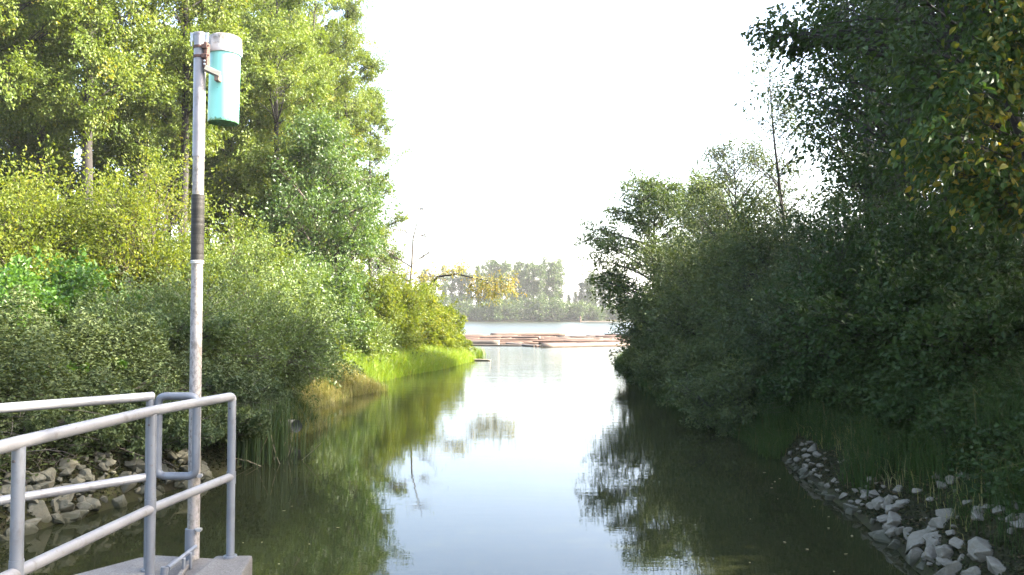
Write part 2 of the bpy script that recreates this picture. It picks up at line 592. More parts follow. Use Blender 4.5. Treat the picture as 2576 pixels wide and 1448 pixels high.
def crown_pts(rng, n, z0, z1, R, prof, cx=0, cy=0, edge=.45, lean=(0, 0)):
    t = rng.uniform(0, 1, n)
    z = z0 + t * (z1 - z0)
    r = R * np.interp(t, *prof) * rng.uniform(0, 1, n) ** edge
    a = rng.uniform(0, 2 * PI, n)
    return np.stack([cx + lean[0] * z + r * np.cos(a), cy + lean[1] * z + r * np.sin(a), z], 1)


PROF_COL = ([0, .12, .35, .7, .9, 1], [.45, .85, 1, .85, .5, .12])
PROF_OVAL = ([0, .2, .5, .8, 1], [.5, .95, 1, .75, .2])
PROF_FAR = ([0, .25, .5, .8, .95, 1], [.45, .55, .8, 1, .6, .2])
PROF_CONE = ([0, .1, .5, 1], [.7, 1, .6, .05])


def tree_data(seed, H, R, z0, lmat, bmat, n=70, nsub=12, nleaf=36, L=.17, W=.11, r0=.22, lean=(0, 0), prof=PROF_COL, crad=.75, wig=.25,
              edge=.45, **kw):
    rng = np.random.default_rng(seed + 1000)
    nn = 11
    z = np.linspace(-.3, H * .97, nn)
    tr = np.stack([lean[0] * z + np.cumsum(rng.normal(0, wig * .35, nn)) * .5, lean[1] * z + np.cumsum(rng.normal(0, wig * .35, nn)) * .5, z], 1)
    tr[0, :2] = tr[1, :2] = 0
    rad = r0 * np.interp(np.linspace(0, 1, nn), [0, .04, .1, .6, 1], [1.5, 1.1, 1, .55, .1])
    c = crown_pts(rng, n, z0, H, R, prof, edge=edge)
    c[:, 0] += np.interp(c[:, 2], tr[:, 2], tr[:, 0])
    c[:, 1] += np.interp(c[:, 2], tr[:, 2], tr[:, 1])
    cr = crad * rng.uniform(.65, 1.25, n)
    return plant_data(seed, tr, rad, c, cr, nsub, nleaf, L, W, lmat, bmat, **kw)


def shrub_data(seed, rx, ry, rz, lmat, bmat, n=55, nsub=10, nleaf=30, L=.12, W=.07, crad=None, zmin=.05, edge=.42, lean=(0, 0), **kw):
    rng = np.random.default_rng(seed + 2000)
    d = norm(rng.normal(size=(n, 3)))
    d[:, 2] = np.abs(d[:, 2])
    rr = rng.uniform(0, 1, n) ** edge
    lump = 1 + .16 * np.sin(3 * np.arctan2(d[:, 1], d[:, 0]) + seed) + .12 * np.sin(5 * d[:, 2] + seed * 2)
    c = d * np.array([rx, ry, rz]) * (rr * lump)[:, None]
    c[:, 2] += zmin * rz
    c[:, 0] += lean[0] * c[:, 2]
    c[:, 1] += lean[1] * c[:, 2]
    crad = crad or .30 * min(rx, rz)
    cr = crad * rng.uniform(.7, 1.25, n)
    tr = np.array([[0, 0, -.3], [0.02, 0.02, .05 * rz], [0.05 * rx, 0, .2 * rz], [.02, .05 * ry, .4 * rz]])
    kw.setdefault('limb_r', .035)
    kw.setdefault('rise', 1.3)
    kw.setdefault('attach_min', .05)
    return plant_data(seed, tr, [.07, .06, .05, .03], c, cr, nsub, nleaf, L, W, lmat, bmat, **kw)


def gxy(x, y, dz=0.0):
    return (x, y, hz(x, y) + dz)


def X(xd, D):
    return (xd - CX) / F * D


def Z(yd, D):
    return P(CX, yd, D)[2]


def ordn(i):
    return ['first', 'second', 'third', 'fourth', 'fifth', 'sixth', 'seventh', 'eighth', 'ninth', 'tenth', 'eleventh', 'twelfth', 'thirteenth',
            'fourteenth', 'fifteenth', 'sixteenth', 'seventeenth', 'eighteenth', 'nineteenth', 'twentieth', 'twenty-first', 'twenty-second',
            'twenty-third', 'twenty-fourth', 'twenty-fifth', 'twenty-sixth', 'twenty-seventh', 'twenty-eighth', 'twenty-ninth', 'thirtieth'][i]


# ------------------------------------------------------------------ ground and water
def axis(*segs):
    out = []
    for a, b_, s in segs:
        out.append(np.arange(a, b_, s))
    return np.unique(np.concatenate(out))


gx = axis((-3000, -300, 300), (-300, -60, 30), (-60, -16, 2), (-16, 16, .22), (16, 60, 2), (60, 300, 30), (300, 3001, 300))
gy = axis((-300, -20, 40), (-20, 4, 2), (4, 62, .25), (62, 130, 2), (130, 320, 15), (320, 360, 2), (360, 700, 40), (700, 4001, 300))
GX, GY = np.meshgrid(gx, gy)
pp = np.stack([GX.ravel(), GY.ravel()], 1)
hh = height(pp)
nx, ny = len(gx), len(gy)
i, j = np.meshgrid(np.arange(nx - 1), np.arange(ny - 1))
q = (j * nx + i).ravel()
fq = np.stack([q, q + 1, q + nx + 1, q + nx], 1)
o = obj_me('ground', mesh_np('ground', np.column_stack([pp, hh]), [fq], [M['soil']], smooth=True))
tag(o, kind='structure')
wv = np.array([(-3000, -300, 0), (3000, -300, 0), (3000, 340, 0), (-3000, 340, 0)], float)
o = obj_me('water', mesh_np('water', wv, [np.array([[0, 1, 2, 3]])], [M['water']]))
tag(o, kind='structure')


# ------------------------------------------------------------------ walkway, railings, pole
def prism(bm, poly, z0, z1):
    lo = [bm.verts.new((x, y, z0)) for x, y in poly]
    hi = [bm.verts.new((x, y, z1)) for x, y in poly]
    n = len(poly)
    bm.faces.new(lo[::-1])
    bm.faces.new(hi)
    for k in range(n):
        bm.faces.new((lo[k], lo[(k + 1) % n], hi[(k + 1) % n], hi[k]))


def bev(bm, w, seg=2):
    bmesh.ops.bevel(bm, geom=[e for e in bm.edges], offset=w, segments=seg, profile=.6, affect='EDGES')


DECK, CURB = 1.34, 1.425
walk = empty('concrete_walkway', (-2.2, 4.5, 0), 'rough grey concrete walkway end with a raised curb, carrying the pipe railings', 'walkway')


def loc_to(o, root):
    """geometry was written in world coordinates: keep it there under its root"""
    o.parent = root
    o.matrix_parent_inverse = Matrix.Translation(-root.location)
    return o


bm = bmesh.new()
prism(bm, [(-3.9, 3.2), (-2.846, 5.06), (-2.56, 5.50), (-2.46, 5.56), (-1.945, 5.47), (-1.945, .2), (-4.4, .2)], DECK - .32, DECK)
bev(bm, .018)
loc_to(bm_obj('slab', bm, M['concrete'], None), walk)
bm = bmesh.new()
prism(bm, [(-1.94, 5.27), (-1.70, 5.275), (-1.63, 4.8), (-1.40, 2.6), (-1.3, .2), (-1.94, .2)], DECK - .40, CURB)
bev(bm, .022)
loc_to(bm_obj('curb', bm, M['concrete'], None), walk)
bm = bmesh.new()
prism(bm, [(-3.4, 3.4), (-2.7, 4.95), (-2.1, 5.2), (-1.80, 5.0), (-1.65, 3.0), (-1.6, .3), (-3.9, .3)], -1.5, DECK - .325)
bev(bm, .02)
loc_to(bm_obj('support_wall', bm, M['concrete'], None), walk)


def pipe_bm(bm, pts, r, k=18, cap=True):
    """round pipe along a polyline whose bends are already rounded"""
    pts = np.asarray(pts, float)
    V, Fq = tubes(pts[None], np.full((1, len(pts)), r), k)
    vs = [bm.verts.new(v) for v in V]
    for f in Fq:
        bm.faces.new([vs[t] for t in f])
    if cap:
        n = len(pts)
        bm.faces.new(vs[:k][::-1])
        bm.faces.new(vs[(n - 1) * k:n * k])


def rounded(pts, rad, n=7):
    pts = [np.asarray(p, float) for p in pts]
    out = [pts[0]]
    for a, b_, c_ in zip(pts[:-2], pts[1:-1], pts[2:]):
        u, v = norm(a - b_), norm(c_ - b_)
        A, C_ = b_ + u * rad, b_ + v * rad
        out += list(bez(A[None], b_[None], C_[None], n)[0])
    out.append(pts[-1])
    # even steps along straight runs keep the ring frames steady
    return np.array(out)


def pipe(name, pts, r, mat, root, k=18):
    bm = bmesh.new()
    pipe_bm(bm, pts, r, k)
    return loc_to(bm_obj(name, bm, mat, None, True), root)


def lin(a, b_, n):
    t = np.linspace(0, 1, n)[:, None]
    return np.asarray(a, float) * (1 - t) + np.asarray(b_, float) * t


ZT, ZL, RP_ = 2.465, 1.945, .0265
A3, A2_, A1 = (-1.83, 5.22), (-2.0, 4.44), (-2.065, 3.35)
A0 = (-2.10, 2.2)
AE = (-2.14, .4)
ra = empty('pipe_railing', (A3[0], A3[1], CURB), 'grey pipe railing standing on the concrete curb, with two slanting rails', 'railing')
tp = rounded([(A3[0], A3[1], ZT - .12), (A3[0], A3[1], ZT), (A2_[0], A2_[1], ZT)], .035)
tp = np.vstack([tp, [(A1[0], A1[1], ZT), (A0[0], A0[1], ZT), (AE[0], AE[1], ZT)]])
pipe('top_rail', tp[2:], RP_ + .002, M['rail'], ra)
pipe('lower_rail', [(A3[0], A3[1], ZL), (A2_[0], A2_[1], ZL - .02), (A1[0], A1[1], ZL - .02), (A0[0], A0[1], ZL), (AE[0], AE[1], ZL)], RP_, M['rail'], ra)
for (x, y), zb in ((A3, CURB), (A2_, CURB), (A1, CURB), (A0, CURB)):
    zb2 = zb if x > -1.94 else DECK
    po = pipe('post', lin((x, y, zb2 - .02), (x, y, ZT - .018), 5), RP_ - .0005, M['post'], ra)
    bm = bmesh.new()
    pipe_bm(bm, lin((x, y, zb2), (x, y, zb2 + .012), 2), RP_ + .016, 20)
    fl = loc_to(bm_obj('foot_collar', bm, M['post'], None, True), ra)
    bm = bmesh.new()
    pipe_bm(bm, lin((x - .004, y - RP_ - .003, ZT - .075), (x - .004, y - RP_ + .006, ZT - .075), 2), .0065, 10)
    loc_to(bm_obj('bolt', bm, M['bolt'], None, True), ra)
    bm = bmesh.new()
    pipe_bm(bm, lin((x, y, ZL - .047), (x, y, ZL + .033), 2), RP_ + .0022, 20)
    loc_to(bm_obj('weld_sleeve', bm, M['post'], None, True), ra)

B1, B2 = (-2.365, 5.22), (-2.93, 4.55)
BE = (-5.2, 1.9)
rb = empty('corner_railing', (B1[0], B1[1], DECK), 'grey pipe railing behind, ending in a rounded loop beside the tall pole', 'railing')
pipe('top_rail', [(B1[0] + .012, B1[1] + .012, ZT), (B2[0], B2[1], ZT), (-4.0, 3.3, ZT), (BE[0], BE[1], ZT)], RP_ + .002, M['rail'], rb)
pipe('lower_rail', [(B1[0], B1[1], ZL), (B2[0], B2[1], ZL - .005), (-4.0, 3.3, ZL), (BE[0], BE[1], ZL)], RP_, M['rail'], rb)
for (x, y) in (B1, (-3.55, 3.82)):
    pipe('post', lin((x, y, DECK - .02), (x, y, ZT - .018), 5), RP_ - .0005, M['post'], rb)
    bm = bmesh.new()
    pipe_bm(bm, lin((x, y, DECK), (x, y, DECK + .012), 2), RP_ + .016, 20)
    loc_to(bm_obj('foot_collar', bm, M['post'], None, True), rb)
bm = bmesh.new()
pipe_bm(bm, lin((B1[0] - .004, B1[1] - RP_ - .003, ZT - .075), (B1[0] - .004, B1[1] - RP_ + .006, ZT - .075), 2), .0065, 10)
loc_to(bm_obj('bolt', bm, M['bolt'], None, True), rb)
lx0, lx1, ly = -2.318, -2.068, 5.235
lp = rounded([(lx0, ly, (ZT + ZL) / 2), (lx0, ly, ZT), (lx1, ly, ZT), (lx1, ly, ZL), (lx0, ly, ZL), (lx0, ly, (ZT + ZL) / 2)], .055, 9)
lp[:, 0] += np.where(lp[:, 0] < lx0 + .02, .0, 0)
# hand-built loop: constant frame in the plane of the loop
bm = bmesh.new()
k = 18
rings = []
n = len(lp) - 1
for t in range(n):
    a_, c_ = lp[(t - 1) % n], lp[(t + 1) % n]
    T = norm(c_ - a_)
    U = np.array([0, 1.0, 0])
    Wv = np.cross(T, U)
    rings.append([bm.verts.new(lp[t] + (RP_ - .001) * (math.cos(2 * PI * s / k) * U + math.sin(2 * PI * s / k) * Wv)) for s in range(k)])
for t in range(n):
    r1, r2 = rings[t], rings[(t + 1) % n]
    for s in range(k):
        bm.faces.new((r1[s], r1[(s + 1) % k], r2[(s + 1) % k], r2[s]))
loc_to(bm_obj('end_loop', bm, M['post'], None, True), rb)

# the pole
px, py = -2.166, 5.46
pole = empty('instrument_pole', (px, py, DECK), 'tall pale pole with black tape wrap, holding a turquoise tube at its top', 'pole')
PR = .040


def zy(yd, D=py):
    return Z(yd, D)


def lathe(name, prof, mat, root, center, k=40, cap=(True, True)):
    bm = bmesh.new()
    rings = []
    for r, z in prof:
        rings.append([bm.verts.new((center[0] + r * math.cos(2 * PI * s / k), center[1] + r * math.sin(2 * PI * s / k), z)) for s in range(k)])
    for a_, c_ in zip(rings[:-1], rings[1:]):
        for s in range(k):
            bm.faces.new((a_[s], a_[(s + 1) % k], c_[(s + 1) % k], c_[s]))
    if cap[0]:
        bm.faces.new(rings[0][::-1])
    if cap[1]:
        bm.faces.new(rings[-1])
    return loc_to(bm_obj(name, bm, mat, None, True), root)


zt = zy(84)
z_j = zy(395)
z_t1, z_t0 = zy(490), zy(655)
lathe('upper_shaft', [(PR, z_j), (PR, zt - .02), (PR + .002, zt - .018), (PR + .002, zt - .002), (PR - .002, zt)], M['polegrey'], pole, (px, py))
lathe('middle_shaft', [(PR - .003, z_t1 - .02), (PR - .003, z_j - .001)], M['flaky'], pole, (px, py))
tw = []
rnd = random.Random(3)
z = z_t0
while z < z_t1:
    tw += [(PR + rnd.uniform(.002, .0032), z), (PR + rnd.uniform(.0032, .0042), z + .004)]
    z += .0135
lathe('tape_wrap', tw, M['tape'], pole, (px, py))
lathe('cord_tie', [(PR - .001, z_t0 - .028), (PR + .005, z_t0 - .022), (PR + .003, z_t0 - .015), (PR + .006, z_t0 - .008), (PR, z_t0 - .001)], M['rope'], pole, (px, py))
lathe('lower_shaft', [(PR, DECK + .004), (PR, DECK + .3), (PR - .001, 2.0), (PR - .002, z_t0 - .02)], M['flaky'], pole, (px, py))
lathe('base_sleeve', [(PR + .003, DECK + .002), (PR + .003, zy(1330)), (PR + .0005, zy(1329))], M['post'], pole, (px - .010, py - .004))
for yd_ in (121, 145):
    lathe('pipe_clamp', [(PR + .001, zy(yd_) - .010), (PR + .005, zy(yd_) - .009), (PR + .005, zy(yd_) + .009), (PR + .001, zy(yd_) + .010)], M['rust'], pole, (px, py))


def box(bm, c, s, R=None):
    mat = Matrix.Translation(Vector(c)) @ (R if R is not None else Matrix.Identity(4)) @ Matrix.Diagonal((s[0], s[1], s[2], 1))
    return bmesh.ops.create_cube(bm, size=1.0, matrix=mat)['verts']


bm = bmesh.new()
xb = px + PR + .012
box(bm, (xb + .012, py - .02, (zy(112) + zy(160)) / 2), (.008, .05, zy(112) - zy(160)))
box(bm, (xb + .004, py - .045, (zy(112) + zy(160)) / 2), (.024, .006, zy(112) - zy(160)))
for yd_ in (123, 147):
    box(bm, (xb - .002, py - .046, zy(yd_)), (.040, .022, .030))
    box(bm, (xb + .022, py - .046, zy(yd_) + .006), (.016, .012, .010))
box(bm, (xb + .004, py - .03, zy(166)), (.034, .05, .055))
bev(bm, .0025, 1)
br = loc_to(bm_obj('bracket', bm, M['rust'], None), pole)
for yd_ in (160, 168):
    bm = bmesh.new()
    pipe_bm(bm, lin((xb + .004, py - .063, zy(yd_)), (xb + .004, py - .05, zy(yd_)), 2), .007, 8)
    b2 = bm_obj('bolt', bm, M['steel'], None, True)
    loc_to(b2, pole)
for sx_ in (-1, 1):
    bm = bmesh.new()
    box(bm, (px + sx_ * (PR + .012), py - .012, zy(96)), (.022, .006, .065))
    pipe_bm(bm, lin((px + sx_ * (PR + .012), py - .018, zy(104)), (px + sx_ * (PR + .010), py - .02, zy(120)), 3), .006, 8)
    bev(bm, .001, 1)
    loc_to(bm_obj('hanger_lug', bm, M['steel'], None), pole)
bm = bmesh.new()
aA, aB = P(516, 172, 5.42), P(552, 189, 5.455)
dr = norm(aB - aA)
Rm = Vector(dr).to_track_quat('X', 'Z').to_matrix().to_4x4()
box(bm, (aA + aB) / 2, (np.linalg.norm(aB - aA) + .01, .045, .036), Rm)
bev(bm, .003, 1)
loc_to(bm_obj('support_arm', bm, M['armgrey'], None), pole)
bm = bmesh.new()
cc = P(548, 197, 5.46)
box(bm, cc, (.034, .05, .050))
box(bm, cc + np.array([.006, -.006, .030]), (.020, .03, .022))
bev(bm, .003, 1)
loc_to(bm_obj('end_clip', bm, M['cliptan'], None), pole)
# hose clamps with their worm screws low on the pole
for yd_ in (1195, 1330):
    zc = zy(yd_)
    bm = bmesh.new()
    pipe_bm(bm, lin((px + PR - .012, py - .03, zc), (px + PR + .030, py - .036, zc + .004), 3), .010, 10)
    box(bm, (px + PR + .010, py - .034, zc), (.026, .020, .024))
    loc_to(bm_obj('clamp_screw', bm, M['steel'], None), pole)
# the tilt hinge at the foot
h0, h1 = P(422, 1430, 4.95), P(492, 1376, 5.38)
pipe('tilt_lever', lin(h0, h1, 5), .014, M['post'], pole, 14)
pipe('lever_sleeve', lin(h0 - (h1 - h0) * .02, h0 + (h1 - h0) * .30, 3), .019, M['post'], pole, 14)
bm = bmesh.new()
l0, l1 = np.array([h0[0] + .05, h0[1], DECK + .018]), np.array([px + .02, py - .05, DECK + .03])
dr = norm(l1 - l0)
box(bm, (l0 + l1) / 2, (np.linalg.norm(l1 - l0), .026, .022), Vector(dr).to_track_quat('X', 'Z').to_matrix().to_4x4())
bev(bm, .003, 1)
loc_to(bm_obj('hinge_bar', bm, M['armgrey'], None), pole)
pipe('hinge_stub', lin((h0[0] - .02, h0[1] - .02, DECK + .002), (h0[0] - .012, h0[1] - .012, h0[2] + .012), 3), .024, M['post'], pole, 16)
for t_ in (.45, .7):
    c_ = h0 * (1 - t_) + h1 * t_
    bm = bmesh.new()
    box(bm, (c_[0] + .02, c_[1], (c_[2] + DECK) / 2), (.012, .03, c_[2] - DECK))
    bev(bm, .002, 1)
    loc_to(bm_obj('hinge_lug', bm, M['post'], None), pole)

# turquoise tube
tx, ty = X(556, 5.6), 5.6
tz0, tz1 = Z(302, 5.6 - .1), Z(94, 5.6)
tube = empty('nesting_tube', (tx, ty, tz0), 'turquoise plastic tube with a dirty white cap, hung beside the pole top', 'tube')
TR = .104
hcap = tz1 - Z(140, 5.6)


def lathe_l(name, prof, mat, root, k=56, cap=(False, False)):
    bm = bmesh.new()
    rings = []
    for r, z in prof:
        rings.append([bm.verts.new((r * math.cos(2 * PI * s / k), r * math.sin(2 * PI * s / k), z)) for s in range(k)])
    for a_, c_ in zip(rings[:-1], rings[1:]):
        for s in range(k):
            bm.faces.new((a_[s], a_[(s + 1) % k], c_[(s + 1) % k], c_[s]))
    if cap[0]:
        bm.faces.new(rings[0][::-1])
    if cap[1]:
        bm.faces.new(rings[-1])
    return bm_obj(name, bm, mat, root, True)


hh_ = tz1 - tz0
lathe_l('body', [(TR - .004, .006), (TR - .001, .0), (TR, .002), (TR, hh_ - hcap + .02)], M['turq'], tube)
lathe_l('base_disc', [(.004, .0045), (TR - .004, .0055)], M['turq'], tube, cap=(True, False))
lathe_l('cap', [(TR + .001, hh_ - hcap + .001), (TR + .010, hh_ - hcap), (TR + .012, hh_ - hcap + .006), (TR + .012, hh_ - hcap + .045), (TR + .009, hh_ - hcap + .055),
                (TR + .008, hh_ - .020), (TR + .004, hh_ - .008), (TR - .01, hh_), (.004, hh_ + .004)], M['cap'], tube, cap=(False, True))
# moulded mark on the cap: a small square with two upright strokes
bm = bmesh.new()
for (u, v, w, h) in ((-.024, 0, .003, .045), (.024, 0, .003, .045), (0, .021, .048, .003), (0, -.021, .048, .003), (-.010, -.002, .004, .030), (.010, -.002, .004, .030),
                     (-.004, .006, .004, .014), (.004, .006, .004, .014)):
    a_ = -PI / 2 - .16 + u / (TR + .014)
    R_ = Matrix.Rotation(a_ + PI / 2, 4, 'Z')
    box(bm, ((TR + .0086) * math.cos(a_), (TR + .0086) * math.sin(a_), hh_ - .052 + v), (w, .004, h), R_)
bm_obj('moulded_mark', bm, M['cap'], tube)
tube.rotation_euler = (0, math.radians(.8), 0)

# ------------------------------------------------------------------ left bank: tall cottonwoods
BASE_G = 'tall cottonwoods on the left bank'
cott = [
    # xd, D, H, R, crown base, lean, label
    (-50, 31, 21, 3.2, 9.5, (.0, 0), 'tall sunlit cottonwood at the far left edge, above the bright bramble'),
    (95, 37, 24, 3.0, 9.3, (.01, 0), 'tall cottonwood with dark paired trunks left of the leaning pink trunk'),
    (215, 33, 22, 2.7, 9.0, (.0, 0), 'dense cottonwood with hanging sprays, midway between frame edge and taped pole'),
    (330, 40, 25, 3.0, 9.0, (.055, 0), 'cottonwood with a pinkish trunk leaning to the right'),
    (455, 36, 23, 2.5, 9.5, (-.01, 0), 'tall cottonwood standing directly behind the taped pole'),
    (575, 46, 26, 2.8, 9.0, (.01, 0), 'cottonwood behind the turquoise tube, trunk bare against a white gap'),
    (690, 44, 24, 2.8, 8.0, (.0, 0), 'yellow-green cottonwood just right of the turquoise tube'),
    (775, 52, 27, 2.9, 7.5, (.01, 0), 'tall cottonwood rising behind the bright green young alder'),
    (860, 57, 27.5, 2.8, 5.0, (.0, 0), 'tallest outermost cottonwood, its outline against the white sky'),
    (930, 62, 20, 2.4, 3.0, (.0, 0), 'shorter cottonwood at the outer end of the left row, branches poking into sky'),
]
for t, (xd, D, H, R, z0, lean, lab) in enumerate(cott):
    x = X(xd, D)
    ml = tree_data(20 + t, H, R, z0, M['cottonwood'], M['pinkbark'] if t == 3 else M['darkbark'], n=int(78 * R / 2.8), nsub=12, nleaf=62, L=.135, W=.092, r0=.21 + .03 * (t % 3),
                   lean=lean, droop=.55, crad=.66)
    put_plant('cottonwood_tree', lab, 'tree', BASE_G, gxy(x, D, -.1), ml)
# the second rank behind
bk = [tree_data(60, 24, 3.0, 8, M['cottonwood'], M['darkbark'], n=70, nsub=10, nleaf=34, L=.24, W=.17, droop=.5),
      tree_data(61, 22, 2.7, 6, M['cottonwood'], M['darkbark'], n=70, nsub=10, nleaf=34, L=.24, W=.17, droop=.5)]
for t, (xd, D, s) in enumerate(sorted([(-150, 50, 1), (20, 55, .95), (170, 48, 1.05), (300, 60, 1), (420, 56, .95), (520, 64, 1.05), (650, 62, 1.0), (730, 70, 1.0), (-60, 38, .8), (40, 44, .9), (610, 53, 1.05), (705, 58, 1.1), (815, 66, 1.15), (790, 60, 1.0)])):
    put_plant('cottonwood_tree', f'cottonwood in the second rank behind the left row, {ordn(t)} from the left', 'tree', 'cottonwoods behind the front row',
              gxy(X(xd, D), D, -.1), bk[t % 2], rz=t * 1.7, sc=s)

# young alder, bright green
put_plant('young_alder_tree', 'young bright green alder with a straight thin trunk, in front of the cottonwoods', 'tree', None, gxy(X(800, 42), 42, -.1),
          tree_data(81, 12.0, 3.5, 2.6, M['alder'], M['bark'], n=95, nsub=11, nleaf=30, L=.16, W=.105, r0=.12, prof=PROF_OVAL, crad=.75, droop=.4, edge=.55))

# leafless sapling beyond the point
rngb = np.random.default_rng(5)
tr = np.array([(0, 0, -.2), (.05, 0, 2), (.1, 0, 4), (.3, 0, 6), (.38, 0, 8), (.75, .1, 9.6), (1.1, .1, 10.9)])
cl = np.array([(-2.0, .2, 5.2), (-2.4, -.3, 6.4), (-1.6, .3, 7.2), (1.6, .2, 7.0), (1.9, .1, 5.4), (1.2, -.2, 4.6), (-1.3, -.2, 4.2), (.9, 0, 10.2), (1.3, .2, 8.4), (-.6, 0, 8.8)])
put_plant('bare_sapling', 'thin nearly leafless sapling standing against the white sky beyond the young alder', 'tree', None, gxy(X(1025, 57), 57, -.1),
          plant_data(91, tr, [.11, .10, .085, .07, .055, .035, .015], cl, np.full(len(cl), .85), 12, 4, .12, .07, M['yellowgreen'], M['bark'], limb_r=.075, rise=.6, twig_r=.028, flat=.6))

# leaning alder with the autumn-coloured branch reaching over the water
bx, by = X(1050, 56), 56.0
b0 = np.array(gxy(bx, by, -.1))
tr = np.array([(0, 0, -.2), tuple(P(1065, 740, 56) - b0), tuple(P(1100, 697, 56) - b0), tuple(P(1150, 690, 55.8) - b0), tuple(P(1200, 702, 55.6) - b0), tuple(P(1260, 712, 55.3) - b0)])
cpx = [(1080, 690), (1060, 700), (1100, 700), (1040, 690), (1150, 680), (1165, 675), (1130, 683), (1205, 705), (1225, 715), (1245, 705), (1265, 715), (1285, 710), (1250, 730), (1270, 735), (1225, 740), (1200, 745), (1285, 725), (1215, 725), (1185, 720), (1240, 752)]
rg = np.random.default_rng(7)
cl = np.array([P(a_, c_, 55.5 + rg.uniform(-.8, .8)) - b0 for a_, c_ in cpx])
put_plant('leaning_alder_tree', 'leaning alder whose dark limb carries orange autumn leaves over the water', 'tree', None, b0,
          plant_data(92, tr, [.13, .11, .085, .065, .045, .015], cl, np.full(len(cl), .48), 11, 11, .15, .095, M['orange'], M['darkbark'], limb_r=.035, rise=.0, twig_r=.014, attach_min=.3, droop=.6, lvbias=.1))

# ------------------------------------------------------------------ left bank: shrubs
SH = 'shrubs along the left bank'
shr = [
    # xd, D, top yd, rx, ry, material, leaf L, W, n, name, label
    (300, 17.5, 760, 2.3, 1.9, 'willow', .085, .036, 75, 'willow_shrub', 'grey-green willow shrub behind the railing, left of the pole'),
    (480, 19.5, 690, 2.3, 1.9, 'willow', .085, .036, 75, 'willow_shrub', 'tallest grey-green willow shrub, directly behind the pole'),
    (640, 21.5, 735, 1.9, 1.7, 'willow', .085, .036, 65, 'willow_shrub', 'grey-green willow shrub right of the pole, above the reeds'),
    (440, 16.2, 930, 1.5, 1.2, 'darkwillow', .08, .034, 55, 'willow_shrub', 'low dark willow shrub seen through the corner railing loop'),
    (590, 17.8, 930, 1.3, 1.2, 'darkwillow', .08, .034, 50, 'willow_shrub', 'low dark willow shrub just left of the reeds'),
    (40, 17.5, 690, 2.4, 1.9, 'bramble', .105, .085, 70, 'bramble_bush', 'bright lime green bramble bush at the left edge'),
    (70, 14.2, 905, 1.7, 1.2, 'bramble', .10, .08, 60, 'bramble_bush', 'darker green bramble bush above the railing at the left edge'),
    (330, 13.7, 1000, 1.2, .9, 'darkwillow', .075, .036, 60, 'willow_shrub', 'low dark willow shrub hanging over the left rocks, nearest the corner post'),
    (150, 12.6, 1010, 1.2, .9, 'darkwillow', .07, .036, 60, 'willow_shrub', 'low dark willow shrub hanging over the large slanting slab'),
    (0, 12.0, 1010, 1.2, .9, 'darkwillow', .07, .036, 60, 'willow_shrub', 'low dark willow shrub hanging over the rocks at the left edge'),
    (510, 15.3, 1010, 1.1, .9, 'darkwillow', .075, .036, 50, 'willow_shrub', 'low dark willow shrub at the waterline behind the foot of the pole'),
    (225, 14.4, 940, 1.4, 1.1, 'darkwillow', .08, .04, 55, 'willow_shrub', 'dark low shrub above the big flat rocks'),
    (350, 25.5, 470, 2.6, 2.2, 'yellowgreen', .105, .052, 80, 'young_willow_tree', 'yellow-green young willow with forked stems, left of the pole'),
    (50, 24, 395, 3.0, 2.4, 'yellowgreen', .11, .06, 90, 'young_willow_tree', 'tall yellow-green young willow at the left edge'),
    (195, 28.5, 520, 2.5, 2.2, 'yellowgreen', .11, .06, 70, 'young_willow_tree', 'yellow-green young willow between the other two, partly behind them'),
    (560, 27, 600, 2.2, 2.0, 'palebush', .11, .06, 70, 'sunlit_shrub', 'pale sunlit shrub right behind the tape wrap on the pole'),
    (680, 31, 640, 2.3, 2.0, 'palebush', .12, .065, 70, 'sunlit_shrub', 'pale sunlit shrub at the foot of the cottonwood trunks'),
    (705, 29, 760, 1.6, 1.6, 'palebush', .11, .06, 60, 'sunlit_shrub', 'rounded pale shrub above the dry grass bank'),
    (875, 39, 775, 1.8, 1.8, 'palebush', .13, .08, 70, 'sunlit_shrub', 'whitish green shrub in front of the young alder trunk'),
    (965, 45, 690, 1.9, 1.9, 'yellowgreen', .14, .08, 70, 'sunlit_shrub', 'yellow-green shrub right of the young alder'),
    (1055, 51, 700, 1.9, 1.9, 'yellowgreen', .15, .085, 70, 'sunlit_shrub', 'golden shrub leaning out near the grassy point'),
    (1118, 54, 765, 1.3, 1.4, 'yellowgreen', .15, .085, 45, 'sunlit_shrub', 'outermost small golden shrub on the grassy point'),
    (770, 33.5, 850, 1.4, 1.4, 'yellowgreen', .12, .065, 55, 'sunlit_shrub', 'low yellow-green shrub beside the dry grass'),
    (640, 24.5, 870, 1.4, 1.4, 'willow', .10, .045, 55, 'willow_shrub', 'grey-green willow shrub overhanging the dry grass bank'),
    (950, 43, 840, 1.3, 1.4, 'palebush', .13, .08, 50, 'sunlit_shrub', 'pale low shrub above the bright grass strip'),
    (570, 33, 560, 2.2, 2.0, 'yellowgreen', .13, .075, 60, 'young_willow_tree', 'yellow-green young willow behind the pole, between cottonwood trunks'),
    (770, 37, 620, 2.2, 2.0, 'alder', .14, .085, 60, 'sunlit_shrub', 'mid green bush at the foot of the young alder'),
]
for t, (xd, D, top, rx, ry, mt, L, W, n, nm, lab) in enumerate(shr):
    x = X(xd, D)
    g = hz(x, D)
    rz_ = (Z(top, D) - g) * .93
    me = shrub_data(100 + t, rx, ry, rz_, M[mt], M['bark'], n=int(n * max(1, rz_ / 3.2) ** .6), nsub=11, nleaf=46, L=L * 1.0, W=W * 1.12, zmin=.0, crad=.30 * rx if rz_ > rx else .3 * rz_,
                    droop=.1 if mt != 'bramble' else .0, upb=.3 if mt != 'bramble' else .8, lean=(.12, 0) if xd > 950 else (0, 0))
    put_plant(nm, lab, 'shrub' if 'tree' not in nm else 'tree', SH, (x, D, g - .05), me, parts=('stems', 'foliage'))

